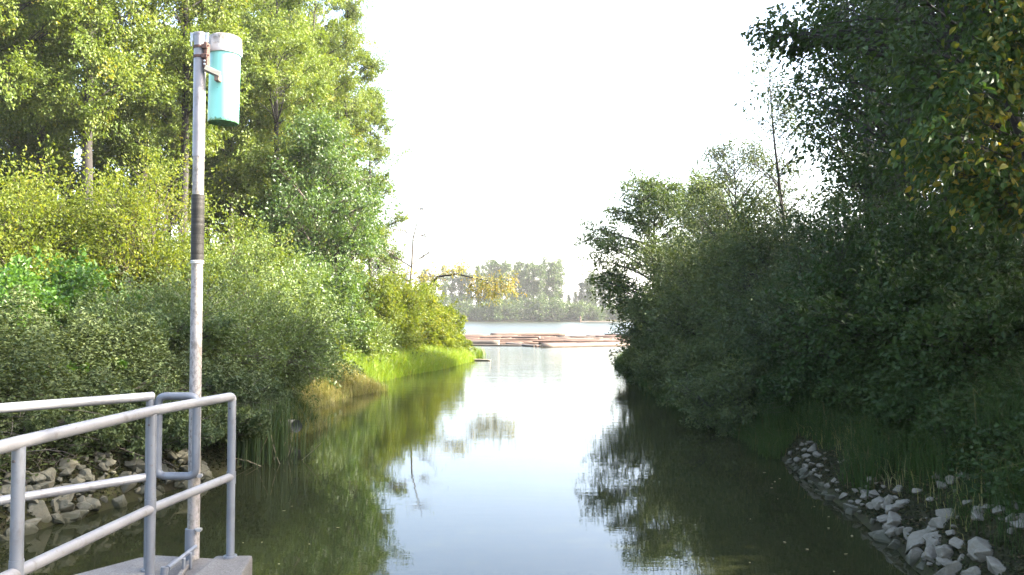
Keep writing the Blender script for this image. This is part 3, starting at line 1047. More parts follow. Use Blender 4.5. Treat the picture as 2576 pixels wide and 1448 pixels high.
# ------------------------------------------------------------------ right bank
RG = 'trees on the shaded right bank'
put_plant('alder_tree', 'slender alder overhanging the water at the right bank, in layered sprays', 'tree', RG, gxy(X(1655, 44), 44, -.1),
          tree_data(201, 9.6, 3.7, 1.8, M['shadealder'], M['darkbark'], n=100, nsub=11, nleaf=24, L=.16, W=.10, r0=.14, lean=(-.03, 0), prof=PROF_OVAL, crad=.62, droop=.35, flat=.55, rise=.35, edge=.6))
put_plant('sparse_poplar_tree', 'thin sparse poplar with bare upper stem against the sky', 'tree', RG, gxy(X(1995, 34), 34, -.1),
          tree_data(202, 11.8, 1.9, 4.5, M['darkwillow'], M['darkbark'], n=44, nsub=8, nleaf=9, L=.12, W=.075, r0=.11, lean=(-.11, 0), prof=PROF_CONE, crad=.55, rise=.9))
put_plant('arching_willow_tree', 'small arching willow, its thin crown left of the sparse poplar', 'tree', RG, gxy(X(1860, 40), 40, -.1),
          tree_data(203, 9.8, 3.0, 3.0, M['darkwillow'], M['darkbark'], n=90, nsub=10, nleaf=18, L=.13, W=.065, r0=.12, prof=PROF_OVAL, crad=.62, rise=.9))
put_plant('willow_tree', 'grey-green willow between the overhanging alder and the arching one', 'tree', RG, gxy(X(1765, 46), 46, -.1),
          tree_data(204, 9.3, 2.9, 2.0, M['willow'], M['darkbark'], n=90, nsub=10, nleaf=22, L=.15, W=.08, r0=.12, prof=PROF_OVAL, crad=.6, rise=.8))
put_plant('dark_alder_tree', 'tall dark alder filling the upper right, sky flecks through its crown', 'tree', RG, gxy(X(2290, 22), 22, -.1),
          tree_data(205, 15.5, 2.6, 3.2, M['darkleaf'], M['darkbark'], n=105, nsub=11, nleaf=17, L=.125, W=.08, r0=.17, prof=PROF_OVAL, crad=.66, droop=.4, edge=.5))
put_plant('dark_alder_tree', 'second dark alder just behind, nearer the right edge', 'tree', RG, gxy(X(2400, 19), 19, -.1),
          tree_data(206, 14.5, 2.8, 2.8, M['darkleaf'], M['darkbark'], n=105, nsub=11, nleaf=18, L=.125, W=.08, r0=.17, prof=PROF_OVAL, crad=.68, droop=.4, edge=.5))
# near tree with turning leaves
b0 = np.array(gxy(X(2640, 11.2), 11.2, -.1))
rg = np.random.default_rng(77)
tr = np.array([(0, 0, -.2), (-.1, 0, 1.5), (-.35, .1, 3.2), (-.6, .1, 5.2), (-.7, .2, 7.2), (-.8, .2, 9.5)])
cpx = [(1935, 95, 12.4), (1985, 85, 12.3), (2035, 110, 12.3), (2080, 60, 12.2), (1990, 120, 12.6), (2120, 130, 12.0), (2180, 60, 12.0), (2240, 150, 11.5)]
cl = [P(a_, c_, d_) - b0 for a_, c_, d_ in cpx]
cr = [.22, .22, .3, .4, .2, .4, .45, .45]
for t in range(58):
    a_, c_ = rg.uniform(2230, 2750), rg.uniform(-350, 330)
    cl.append(P(a_, c_, rg.uniform(9.8, 13)) - b0)
    cr.append(rg.uniform(.3, .5))
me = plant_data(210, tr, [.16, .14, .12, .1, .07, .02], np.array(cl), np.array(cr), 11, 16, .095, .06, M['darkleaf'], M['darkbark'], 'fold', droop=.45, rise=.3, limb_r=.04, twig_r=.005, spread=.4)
near = put_plant('broadleaf_tree', 'nearest broadleaf tree at the top right, large dark leaves and a twig reaching left', 'tree', RG, b0, me)
b1 = np.array(gxy(X(2720, 9.3), 9.3, -.1))
tr = np.array([(0, 0, -.2), (-.1, 0, 1.5), (-.4, .0, 2.6), (-.8, .0, 3.8), (-1.0, .1, 5.0), (-1.2, .1, 6.5)])
cl, cr = [], []
for t in range(46):
    v = rg.uniform(-150, 545)
    lo = np.interp(v, [-150, 150, 380, 560], [2500, 2440, 2330, 2400])
    cl.append(P(rg.uniform(lo, 2700), v, rg.uniform(8.6, 9.9)) - b1)
    cr.append(rg.uniform(.2, .34))
me = plant_data(211, tr, [.09, .08, .07, .055, .04, .012], np.array(cl), np.array(cr), 10, 16, .092, .06, M['yellowleaf'], M['darkbark'], 'fold', droop=.45, rise=.2, limb_r=.022, twig_r=.004, spread=.45)
put_plant('turning_tree', 'small tree with yellowing leaves at the right edge', 'tree', RG, b1, me)

# trees that stand behind the right bank and shade it
bk2 = [tree_data(220, 14.5, 3.0, 2.5, M['darkleaf'], M['darkbark'], n=90, nsub=10, nleaf=18, L=.17, W=.11, prof=PROF_OVAL, crad=.8, edge=.5),
       tree_data(221, 13.5, 3.2, 2.0, M['darkleaf'], M['darkbark'], n=90, nsub=10, nleaf=18, L=.17, W=.11, prof=PROF_OVAL, crad=.8, edge=.5)]
for t, (x, y, s) in enumerate([(12.5, 13, 1), (18, 15, 1.0), (13.5, 18, 1), (19, 21, 1.05), (14.5, 23.5, 1.0), (12.3, 27, .95), (15, 31, .85)]):
    put_plant('dark_alder_tree', f'dark alder in the rank behind the right bank shrubs, {ordn(t)} going away', 'tree', 'dark alders behind the right bank', gxy(x, y, -.1), bk2[t % 2], rz=t * 1.3, sc=s)

for t, (x, y, s) in enumerate([(9.6, 4.4, .55), (12.5, 5.4, .68), (9.2, 6.6, .55), (11, 10.5, .85)]):
    put_plant('dark_alder_tree', f'dark alder on the near right bank beyond the photo edge, {ordn(t)} of four going away', 'tree', 'dark alders behind the right bank', gxy(x, y, -.1), bk2[t % 2], rz=2 + t * 1.1, sc=s)

rsh = [
    (1655, 45.5, 765, 1.9, 1.6, 'darkwillow', .14, .07, 60, 'willow_shrub', 'shaded willow shrub at the outer end of the right bank'),
    (1735, 36, 590, 2.2, 2.0, 'darkwillow', .12, .06, 75, 'willow_shrub', 'tall shaded willow shrub right of the overhanging alder'),
    (1815, 32, 525, 2.3, 2.0, 'darkwillow', .11, .055, 80, 'willow_shrub', 'rounded shaded willow shrub with the highest pale green top'),
    (1900, 28, 510, 2.2, 2.0, 'darkwillow', .10, .05, 80, 'willow_shrub', 'shaded willow shrub below the sparse poplar'),
    (1985, 24, 520, 2.2, 1.9, 'darkwillow', .09, .045, 80, 'willow_shrub', 'shaded willow shrub in front of the dark alder'),
    (2085, 20.5, 540, 2.0, 1.8, 'darkwillow', .085, .042, 75, 'willow_shrub', 'dark willow shrub below the dark alder trunk'),
    (2220, 17.5, 590, 1.9, 1.7, 'darkleaf', .09, .06, 70, 'bramble_bush', 'tall dark bramble under the dark alders'),
    (2360, 15, 700, 1.8, 1.6, 'darkleaf', .09, .06, 70, 'bramble_bush', 'tall dark bramble beneath the yellowing tree'),
    (2460, 16.5, 540, 2.2, 1.8, 'darkleaf', .10, .065, 80, 'bramble_bush', 'big dark thicket bush behind the yellowing tree'),
    (2310, 20, 560, 2.2, 1.8, 'darkleaf', .10, .065, 80, 'bramble_bush', 'big dark thicket bush between the dark alder trunks'),
    (2520, 12.6, 740, 1.7, 1.5, 'darkleaf', .085, .06, 70, 'bramble_bush', 'tall dark bramble at the right edge'),
    (1640, 35, 850, 1.2, 1.2, 'darkwillow', .11, .055, 45, 'willow_shrub', 'low willow shrub touching the water below the tall ones, farthest of four'),
    (1712, 29, 860, 1.3, 1.2, 'darkwillow', .10, .05, 48, 'willow_shrub', 'low willow shrub touching the water, second farthest of four'),
    (1790, 24.5, 880, 1.25, 1.2, 'darkwillow', .09, .045, 48, 'willow_shrub', 'low willow shrub touching the water, second nearest of four'),
    (1872, 20.5, 905, 1.2, 1.1, 'darkwillow', .08, .042, 48, 'willow_shrub', 'low willow shrub touching the water, nearest of four'),
    (2075, 17.3, 915, 1.2, 1.1, 'darkleaf', .08, .055, 50, 'bramble_bush', 'low dark bramble on the slope, farthest of four'),
    (2200, 14.8, 945, 1.15, 1.0, 'darkleaf', .08, .055, 50, 'bramble_bush', 'low dark bramble on the slope, second farthest of four'),
    (2360, 12.4, 985, 1.1, 1.0, 'darkleaf', .075, .055, 50, 'bramble_bush', 'low dark bramble on the slope, second nearest of four'),
    (2530, 10.4, 1040, 1.0, 1.0, 'darkleaf', .075, .055, 50, 'bramble_bush', 'low dark bramble on the slope, nearest of four'),
]
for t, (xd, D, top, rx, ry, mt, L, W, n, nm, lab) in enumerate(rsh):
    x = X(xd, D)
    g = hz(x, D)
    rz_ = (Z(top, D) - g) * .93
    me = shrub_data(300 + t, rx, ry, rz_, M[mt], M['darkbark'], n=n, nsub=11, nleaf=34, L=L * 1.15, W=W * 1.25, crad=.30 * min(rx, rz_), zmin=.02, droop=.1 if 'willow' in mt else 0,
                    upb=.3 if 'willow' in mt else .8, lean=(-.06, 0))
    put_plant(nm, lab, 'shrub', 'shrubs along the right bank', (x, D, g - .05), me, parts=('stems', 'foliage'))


# ------------------------------------------------------------------ ground cover, grass, reeds
def in_land(rng, n, x0, x1, y0, y1, dmin, dmax, side):
    line, poly = (LEFT, LP) if side == 'L' else (RIGHT, RP)
    out = []
    got = 0
    while got < n:
        p = np.stack([rng.uniform(x0, x1, n), rng.uniform(y0, y1, n)], 1)
        d = seg_dist(p, line)
        ok = inside(p, poly) & (d > dmin) & (d < dmax)
        out.append(p[ok])
        got += ok.sum()
    return np.concatenate(out)[:n]


def cover(name, seed, p, L, W, mat, lo, hi, label, cat):
    rng = np.random.default_rng(seed)
    lump = .5 + .5 * wob(p, 2.1, 4.0)
    z = height(p) + rng.uniform(lo, hi, len(p)) * np.clip(.35 + lump, .15, 1.3)
    C = np.column_stack([p, z])
    ax = rng.normal(size=C.shape)
    ax[:, 2] *= .4
    V, Fq, per = leaves(rng, C, ax, L, W, .9, .2, 'quad')
    lv = np.clip(rng.normal(.45, .25, len(p)), 0, 1)
    return tag(obj_me(name, mesh_np(name, V, [Fq], [mat], lv=lv)), label, cat, None, 'stuff')


rg = np.random.default_rng(400)
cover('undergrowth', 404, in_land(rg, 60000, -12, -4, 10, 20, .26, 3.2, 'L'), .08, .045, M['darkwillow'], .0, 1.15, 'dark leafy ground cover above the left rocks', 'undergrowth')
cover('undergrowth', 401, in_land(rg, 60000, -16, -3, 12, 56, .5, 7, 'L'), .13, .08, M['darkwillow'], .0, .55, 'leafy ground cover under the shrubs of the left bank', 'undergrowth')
cover('undergrowth', 402, in_land(rg, 120000, 4, 13, 7, 30, .62, 6, 'R'), .085, .06, M['darkleaf'], .0, .75, 'dark bramble ground cover over the right slope', 'undergrowth')
cover('undergrowth', 403, in_land(rg, 25000, 5, 14, 28, 62, .3, 6, 'R'), .13, .08, M['darkwillow'], .0, .6, 'dark leafy ground cover at the outer right bank', 'undergrowth')


def grass(name, seed, p, hmin, hmax, w, mat, label, cat='grass', lean=.6, kind='stuff', z=None, loc=None):
    rng = np.random.default_rng(seed)
    n = len(p)
    base = np.column_stack([p, (height(p) if z is None else z) - .03])
    h = rng.uniform(hmin, hmax, n)[:, None]
    a = rng.uniform(0, 2 * PI, n)
    dv = np.stack([np.cos(a), np.sin(a), np.zeros(n)], 1) * (np.abs(rng.normal(0, lean, n)))[:, None]
    b_ = rng.uniform(0, 2 * PI, n)
    sd = np.stack([np.cos(b_), np.sin(b_), np.zeros(n)], 1) * w * .5
    up = np.array([[0, 0, 1.]])
    m1 = base + (up + dv * .35) * h * .55
    t1 = base + (up * np.clip(.98 - .35 * np.linalg.norm(dv, axis=1, keepdims=True), .25, 1) + dv * 1.1) * h
    V = np.stack([base - sd, base + sd, m1 + sd * .8, m1 - sd * .8, t1 + sd * .12, t1 - sd * .12], 1)
    if loc is not None:
        V = V - np.asarray(loc)
    V = V.reshape(-1, 3)
    i = np.arange(n)[:, None] * 6
    Fq = np.concatenate([i + np.array([[0, 1, 2, 3]]), i + np.array([[3, 2, 4, 5]])], 1).reshape(-1, 4)
    lv = np.repeat(np.clip(rng.normal(.45, .27, n), 0, 1), 2)
    me = mesh_np(name, V, [Fq], [mat], lv=lv)
    if kind is None:
        return me
    return tag(obj_me(name, me), label, cat, None, kind)


p = in_land(rg, 26000, -12, -2, 33, 58, .0, 2.6, 'L')
grass('grass', 411, p, .35, .95, .022, M['grass'], 'bright green grass along the sunny point of the left bank')
p = in_land(rg, 15000, -9.5, -4, 22.3, 36, .0, 2.2, 'L')
grass('grass', 412, p, .12, .45, .016, M['drygrass'], 'dry pale grass on the left bank where it bulges into the water')
p = in_land(rg, 6000, -8, -4, 19, 23, .0, 1.2, 'L')
grass('grass', 413, p, .2, .55, .012, M['darkgrass'], 'dull green grass on the little spit with the hollow log')
p = in_land(rg, 46000, 4, 10, 8, 27, .15, 3.4, 'R')
keep = (wob(p, 1.3, 7.0) > -.5) & ((seg_dist(p, RIGHT) > np.interp(p[:, 1], [8, 12.5, 16.5, 18], [.70, .42, .34, .05])) | (np.abs(p[:, 1] - 12.6) < .7))
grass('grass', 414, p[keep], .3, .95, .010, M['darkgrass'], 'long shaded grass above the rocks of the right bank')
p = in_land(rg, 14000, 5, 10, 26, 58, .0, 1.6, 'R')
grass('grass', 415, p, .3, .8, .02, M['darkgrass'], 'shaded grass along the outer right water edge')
p = in_land(rg, 700, 4, 8, 9, 17, .35, 1.1, 'R')
grass('grass', 416, p, .15, .45, .008, M['drygrass'], 'thin dry grass between the rocks of the right bank')

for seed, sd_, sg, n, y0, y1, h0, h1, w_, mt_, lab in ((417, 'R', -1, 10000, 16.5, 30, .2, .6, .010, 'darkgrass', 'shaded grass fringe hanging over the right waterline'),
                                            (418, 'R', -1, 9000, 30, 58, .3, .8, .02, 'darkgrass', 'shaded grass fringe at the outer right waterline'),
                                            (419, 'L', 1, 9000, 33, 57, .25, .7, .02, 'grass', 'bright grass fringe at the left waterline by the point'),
                                            (420, 'L', 1, 7000, 17.5, 33, .15, .5, .012, 'drygrass', 'dry grass fringe at the left waterline'),
                                            (421, 'R', 0, 5200, 8, 16.5, .12, .5, .007, 'darkgrass', 'short shaded grass between the right bank rocks')):
    p = in_land(rg, n, -10 if sd_ == 'L' else 4, -2 if sd_ == 'L' else 10, y0, y1, .0 if sg else .4, .7 if sg else 1.5, sd_)
    p[:, 0] += sg * rg.uniform(0, .45, n)
    grass('grass', seed, p, h0, h1, w_, M[mt_], lab, z=np.maximum(height(p), -.02))

cover('leaf_litter', 405, in_land(rg, 26000, 4, 8, 7.5, 17, .05, 1.5, 'R'), .055, .035, M['litter'], -.02, .05, 'dark leaf litter and weeds between the right bank rocks', 'leaf litter')
cover('leaf_litter', 406, in_land(rg, 16000, -10, -4.5, 9, 18, .05, .9, 'L'), .06, .04, M['litter'], -.02, .06, 'dark leaf litter between the left bank rocks', 'leaf litter')

# reed clumps: countable
for t, (xd, yd, n, hh1, sprd, lab) in enumerate([
        (615, 1165, 420, 1.55, .35, 'dark reed clump right of the taped pole, left of two'),
        (665, 1150, 420, 1.6, .35, 'dark reed clump near the hollow log, right of two'),
        (1200, 898, 160, .95, .28, 'sparse green reed clump standing in the water off the grassy point')]):
    g = PZ(xd, yd, .0)
    rr = np.random.default_rng(430 + t)
    p = g[:2] + rr.normal(size=(n, 2)) * sprd * np.array([1.0, .7])
    mm = M['reed'] if t < 2 else M['grass']
    me = grass('blades', 431 + t, p, hh1 * .55, hh1, .018 if t < 2 else .03, mm, '', lean=.16, kind=None, z=np.full(n, -.05), loc=(g[0], g[1], 0))
    r = empty('reed_clump', (g[0], g[1], 0), lab, 'reeds', 'reed clumps at the water edge')
    obj_me('blades', me, r)
    if t < 2:
        m_ = 16
        A = np.column_stack([rr.normal(0, sprd, m_), rr.normal(-.15, sprd * .6, m_), np.full(m_, -.1)])
        C_ = A + np.column_stack([rr.normal(0, .35, m_), rr.normal(0, .2, m_), rr.uniform(.25, .8, m_)])
        V, Fq = tubes(bez(A, (A + C_) / 2 + rr.normal(size=A.shape) * .05, C_, 4), np.tile(np.array([.009, .008, .007, .004]), (m_, 1)), 4)
        obj_me('dead_stalks', mesh_np('dead_stalks', V, [Fq], [M['deadreed']]), r)

# dead twigs hanging over the left rocks and on the right waterline
for nm_, seed, x0, x1, y0, y1, n, lab, side in (('dead_twigs', 441, -10, -4.5, 10, 18, 900, 'tangle of dead brown twigs hanging above the left rocks', 'L'),
                                               ('dead_twigs', 442, 5, 8, 17, 30, 220, 'pale dead twigs trailing at the right waterline', 'R')):
    rr = np.random.default_rng(seed)
    p = in_land(rr, n, x0, x1, y0, y1, .3, 1.3, side)
    A = np.column_stack([p, height(p) + rr.uniform(.0, .5, n)])
    dv = rr.normal(size=A.shape) * np.array([.5, .5, .22])
    dv[:, 0] += .35 if side == 'L' else -.3
    dv[:, 2] -= .08
    C_ = A + dv * rr.uniform(.3, .9, (n, 1))
    C_[:, 2] = np.maximum(C_[:, 2], .03)
    V, Fq = tubes(bez(A, (A + C_) / 2 + rr.normal(size=A.shape) * .1, C_, 5), np.tile(np.array([.009, .008, .006, .005, .003]), (n, 1)) * rr.uniform(.3, .9, (n, 1)), 4)
    tag(obj_me(nm_, mesh_np(nm_, V, [Fq], [M['twig']])), lab, 'twigs', None, 'stuff')


# ------------------------------------------------------------------ rocks
def rock_mesh(seed, mat, flat=.6, n=15):
    rr = random.Random(seed)
    bm = bmesh.new()
    for _ in range(n):
        v = Vector((rr.gauss(0, 1), rr.gauss(0, 1), rr.gauss(0, 1)))
        v.normalize()
        v *= rr.uniform(.82, 1.0)
        bm.verts.new((v.x * .5, v.y * .5, v.z * .5))
    r = bmesh.ops.convex_hull(bm, input=bm.verts[:])
    bmesh.ops.delete(bm, geom=[g for g in r['geom_interior'] if isinstance(g, bmesh.types.BMVert)], context='VERTS')
    bmesh.ops.dissolve_limit(bm, angle_limit=math.radians(14), verts=bm.verts[:], edges=bm.edges[:])
    bmesh.ops.bevel(bm, geom=bm.edges[:], offset=.028, segments=2, profile=.5, affect='EDGES', clamp_overlap=True)
    bmesh.ops.triangulate(bm, faces=bm.faces[:])
    bmesh.ops.subdivide_edges(bm, edges=[e for e in bm.edges if e.calc_length() > .16], cuts=2, use_grid_fill=True)
    for v in bm.verts:
        v.co += v.co.normalized() * (.012 * math.sin(v.co.x * 19 + seed) * math.sin(v.co.y * 23) + .008 * math.sin(v.co.z * 37 + seed))
    bmesh.ops.recalc_face_normals(bm, faces=bm.faces[:])
    me = bpy.data.meshes.new('rock')
    bm.to_mesh(me)
    bm.free()
    me.materials.append(mat)
    return me


RM = [rock_mesh(s, M['rock']) for s in range(12)]
LM = [rock_mesh(s + 40, M['mossrock']) for s in range(10)]


def rock(me, loc, size, rot, label, group):
    o = bpy.data.objects.new('rock', me)
    o.location = tuple(float(v) for v in loc)
    o.scale = size
    o.rotation_euler = rot
    link(o)
    return tag(o, label, 'rock', group)


GR, GL = 'riprap rocks along the right water edge', 'riprap rocks along the left water edge'
hero_r = [
    (2150, 1278, 62, 24, 0, 'pale wedge-shaped rock, its thin end dipping into the water beside dry grass'),
    (2243, 1257, 46, 32, .5, 'squarish grey rock highest up the bank, above the big pale boulder'),
    (2256, 1306, 62, 46, .3, 'big pale boulder halfway along the right rocks, dry grass behind it'),
    (2232, 1347, 98, 28, .1, 'long low flat rock lying out over the dark water'),
    (2288, 1342, 38, 32, 0, 'upright squarish rock at the inner end of the long flat rock'),
    (2316, 1362, 88, 40, -.75, 'long pale slab tilted steeply towards the water'),
    (2354, 1362, 56, 38, -.55, 'smaller tilted slab leaning parallel behind the long pale slab'),
    (2303, 1400, 56, 30, -.3, 'pale block with a flat lit top below the long tilted slab'),
    (2258, 1372, 48, 26, .3, 'small blocky rock sitting alone in the water below the long flat rock'),
    (2380, 1390, 62, 34, -.2, 'grey flat-topped rock right of the tilted slabs'),
    (2397, 1430, 78, 62, .1, 'largest pale rock at the bottom of the photo, sharp ridge on its right'),
    (2475, 1382, 84, 52, -.3, 'large dark-sided boulder set back under the grass'),
    (2512, 1424, 66, 44, .2, 'rounded grey boulder nearest the lower right corner'),
    (2332, 1426, 50, 20, 0, 'low flat rock awash left of the largest pale rock'),
    (2345, 1402, 32, 30, .2, 'small grey rock wedged between the pale block and the flat-topped rock'),
    (2455, 1444, 60, 34, .1, 'grassy-edged rock at the bottom between two boulders'),
    (2374, 1412, 40, 20, .1, 'thin flat rock wedged above the largest pale rock'),
    (2426, 1410, 30, 26, .4, 'small dark rock between the largest pale rock and the set back boulder'),
]
rnd = random.Random(11)
for t, (xd, yd, w, h, rot, lab) in enumerate(hero_r):
    g = G(xd, yd + h * .35)
    D = g[1]
    sw, sh = w / F * D, h / F * D
    c_ = P(xd, yd, D + .05)
    rock(RM[t % 12], (c_[0], c_[1], c_[2] - sh * .12), (sw * 1.3, sw * rnd.uniform(.85, 1.1), sh * 1.6), (rnd.uniform(-.2, .2), rot, rnd.uniform(0, 6)), lab, GR)
far_r = [(2020, 1190), (2042, 1196), (2048, 1212), (2066, 1203), (2068, 1224), (2098, 1214), (2078, 1242), (2112, 1238), (2088, 1258), (2030, 1180), (2052, 1186), (2005, 1180),
         (2085, 1228), (2125, 1255), (2060, 1236)]
for t, (xd, yd) in enumerate(far_r):
    g = G(xd, yd)
    s = rnd.uniform(.15, .27)
    rock(RM[(t * 5) % 12], (g[0], g[1], g[2] + s * .1), (s, s * rnd.uniform(.7, 1), s * rnd.uniform(.55, .85)), (rnd.uniform(-.4, .4), rnd.uniform(-.4, .4), rnd.uniform(0, 6)),
         'small pale rock in the far cluster of the right water edge', GR)
rr = np.random.default_rng(12)
for t in range(130):
    y = rr.uniform(8.3, 10.6) if t < 55 else (rr.uniform(10.6, 12.3) if t < 85 else rr.uniform(13.2, 16.3))
    p = in_land(rr, 1, 4, 8, y, y + .2, -.1, (.85 if y < 10.6 else (.45 if y < 12.4 else .40)), 'R')[0]
    s = rr.choice([.09, .13, .2, .3] if y < 12.4 else [.07, .1, .15, .24]) * rr.uniform(.8, 1.25)
    rock(RM[t % 12], (p[0] - .05, p[1], hz(*p) - s * .06), (s, s * rr.uniform(.5, 1), s * rr.uniform(.4, .75)), (rr.uniform(-.4, .4), rr.uniform(-.4, .4), rr.uniform(0, 6)),
         'small grey rock packed among the larger right bank rocks', GR)
hero_l = [
    (95, 1287, 62, 56, 0, 'pale block rock beside the nearest railing post, flat face to the water'),
    (150, 1268, 74, 52, .25, 'large slanting slab with a pointed right end, on the left waterline'),
    (20, 1310, 34, 38, .1, 'grey rock at the left edge beside the railing post'),
    (10, 1268, 34, 28, .1, 'upper grey rock at the left edge'),
    (172, 1308, 40, 20, .0, 'small flat rock at the foot of the slanting slab'),
    (234, 1270, 30, 30, .2, 'rounded mossy rock right of the slanting slab'),
    (258, 1258, 26, 32, .2, 'narrow upright mossy rock'),
    (300, 1262, 34, 40, .1, 'mossy rock at the waterline below the dead twigs'),
    (345, 1235, 30, 20, .1, 'small brown-stained rock midway to the railing corner'),
    (398, 1232, 30, 22, .3, 'pale wedge rock just left of the corner railing post'),
    (370, 1220, 24, 22, .2, 'leaning rock above the pale wedge'),
    (470, 1218, 54, 24, .0, 'broad mossy rock below the railing loop'),
    (205, 1290, 26, 20, .2, 'small rock below the point of the slanting slab'),
    (40, 1285, 30, 26, .2, 'grey rock between the left edge and the pale block'),
    (520, 1208, 26, 16, .0, 'small rock just right of the pole at the waterline'),
]
for t, (xd, yd, w, h, rot, lab) in enumerate(hero_l):
    g = G(xd, yd + h * .4)
    D = g[1]
    sw, sh = w / F * D, h / F * D
    c_ = P(xd, yd, D + .05)
    rock(LM[t % 10], (c_[0], c_[1], c_[2] - sh * .1), (sw * 1.3, sw * .95, sh * 1.45), (rnd.uniform(-.2, .2), rot, rnd.uniform(0, 6)), lab, GL)
for t in range(195):
    y = rr.uniform(9.5, 14.6)
    p = in_land(rr, 1, -9, -5, y, y + .2, *((-.1, .3) if t < 115 else (.25, .5)), 'L')[0]
    s = rr.choice([.13, .18, .25, .36]) * rr.uniform(.8, 1.2)
    rock(LM[t % 10], (p[0] + .05, p[1], hz(*p) - s * .04), (s, s * rr.uniform(.7, 1), s * rr.uniform(.5, .85)), (rr.uniform(-.4, .4), rr.uniform(-.4, .4), rr.uniform(0, 6)),
         'small mossy rock packed among the larger left bank rocks', GL)


# ------------------------------------------------------------------ logs
def log_mesh(seed, L, r, mat, taper=.8, hollow=False):
    rr = np.random.default_rng(seed)
    n, k = 12, 14
    t = np.linspace(-.5, .5, n)
    pts = np.column_stack([t * L, rr.normal(0, .02, n).cumsum() * r * 2, rr.normal(0, .01, n).cumsum() * r])
    rad = r * np.interp(t, [-.5, .5], [1, taper]) * rr.uniform(.95, 1.05, n)
    V, Fq = tubes(pts[None], rad[None], k)
    V += rr.normal(0, r * .025, V.shape)
    c0, c1 = len(V), len(V) + 1
    V = np.vstack([V, pts[0] + ([r * 1.2, 0, 0] if hollow else [0, 0, 0]), pts[-1]])
    q = np.arange(k)
    T0 = np.stack([q * 0 + c0, (q + 1) % k, q], 1)
    T1 = np.stack([q * 0 + c1, (n - 1) * k + q, (n - 1) * k + (q + 1) % k], 1)
    mi = np.concatenate([np.zeros(len(Fq)), np.ones(2 * k)])
    me = mesh_np('log', V, [Fq, np.concatenate([T0, T1])], [mat, M['bolt'] if hollow else M['logend']], mi)
    sm = np.concatenate([np.ones(len(Fq), bool), np.zeros(2 * k, bool)])
    me.polygons.foreach_set('use_smooth', sm)
    return me


LG = 'logs floating in the boom'


def log(me, loc, rz, label, ry=0.0, group=LG, name='floating_log'):
    o = bpy.data.objects.new(name, me)
    o.location = tuple(float(v) for v in loc)
    o.rotation_euler = (0, ry, rz)
    link(o)
    return tag(o, label, 'log', group)


def hlog(x0, y0, x1, y1, D0, D1, r, mat, seed, label, z=None):
    a_, c_ = np.array([X(x0, D0), D0]), np.array([X(x1, D1), D1])
    L = np.linalg.norm(c_ - a_)
    m_ = (a_ + c_) / 2
    z = r * .35 if z is None else z
    me = log_mesh(seed, L, r, mat)
    log(me, (m_[0], m_[1], z), math.atan2(c_[1] - a_[1], c_[0] - a_[0]), label)


hlog(1255, 860, 1080, 865, 79, 80.5, .34, M['greylog'], 1, 'thick grey-brown log with a pale sawn end, front left of the boom')
hlog(1362, 868, 1640, 868, 73, 78, .27, M['palelog'], 2, 'long pale peeled log along the front right of the boom')
hlog(1262, 858, 1368, 872, 82, 73.0, .15, M['palelog'], 3, 'thin pale log slanting down to the front of the boom')
hlog(1180, 868, 1316, 869, 76.5, 75.5, .13, M['greylog'], 4, 'thin dark log half sunk along the front of the boom')
hlog(1316, 868, 1345, 873, 75.5, 73.8, .15, M['greylog'], 5, 'short grey log end beside the slanting pale log')
hlog(1345, 871, 1405, 872, 73.6, 74.4, .14, M['logbark'], 6, 'short brown log pushed under the long pale log')
hlog(1235, 846, 1420, 843, 108, 113, .26, M['logbark'], 7, 'reddish log lying highest along the back of the boom', .22)
hlog(1130, 846, 1215, 846, 106, 107, .24, M['logbark'], 8, 'reddish log at the back left of the boom', .15)
hlog(1500, 868, 1660, 866, 77.5, 83, .2, M['greylog'], 9, 'grey log running out under the overhanging alder')
LMS = [log_mesh(30 + t, L, r, mt) for t, (L, r, mt) in enumerate([(9, .14, M['logbark']), (7.5, .17, M['logbark']), (11, .12, M['logbark']), (6, .19, M['logbark']), (8, .13, M['greylog']),
                                                                  (10, .15, M['logbark']), (5, .15, M['palelog']), (8.5, .17, M['logbark'])])]
rr = np.random.default_rng(21)
for t in range(115):
    D = 80 + 28 * (t / 115) + rr.uniform(-.6, .6)
    xl, xr = X(1075, D), X(1660, D)
    x = rr.uniform(xl, xr)
    me = LMS[rr.integers(0, 8)]
    zz = rr.uniform(-.03, .06) if rr.uniform() < .8 else rr.uniform(.1, .2)
    log(me, (x, D, zz), rr.normal(0, .2) + (PI if rr.uniform() < .5 else 0), 'reddish-brown log packed among the many in the middle of the boom', rr.normal(0, .012))
# hollow log on the spit, driftwood by the point
g = PZ(742, 1096, .12)
lm = log_mesh(60, 1.25, .145, M['driftwood'], 1.0, True)
log(lm, (g[0] - .42, g[1] + .38, .27), math.atan2(-.38, .42) + PI, 'weathered hollow log with a dark open end on the left bank', .12, None, 'hollow_log')
g = PZ(1195, 907, .03)
log(log_mesh(61, 2.1, .10, M['driftwood'], .5), (g[0], g[1], .05), -.25, 'brown driftwood log lying in the water off the grassy point', 0, None, 'driftwood_log')

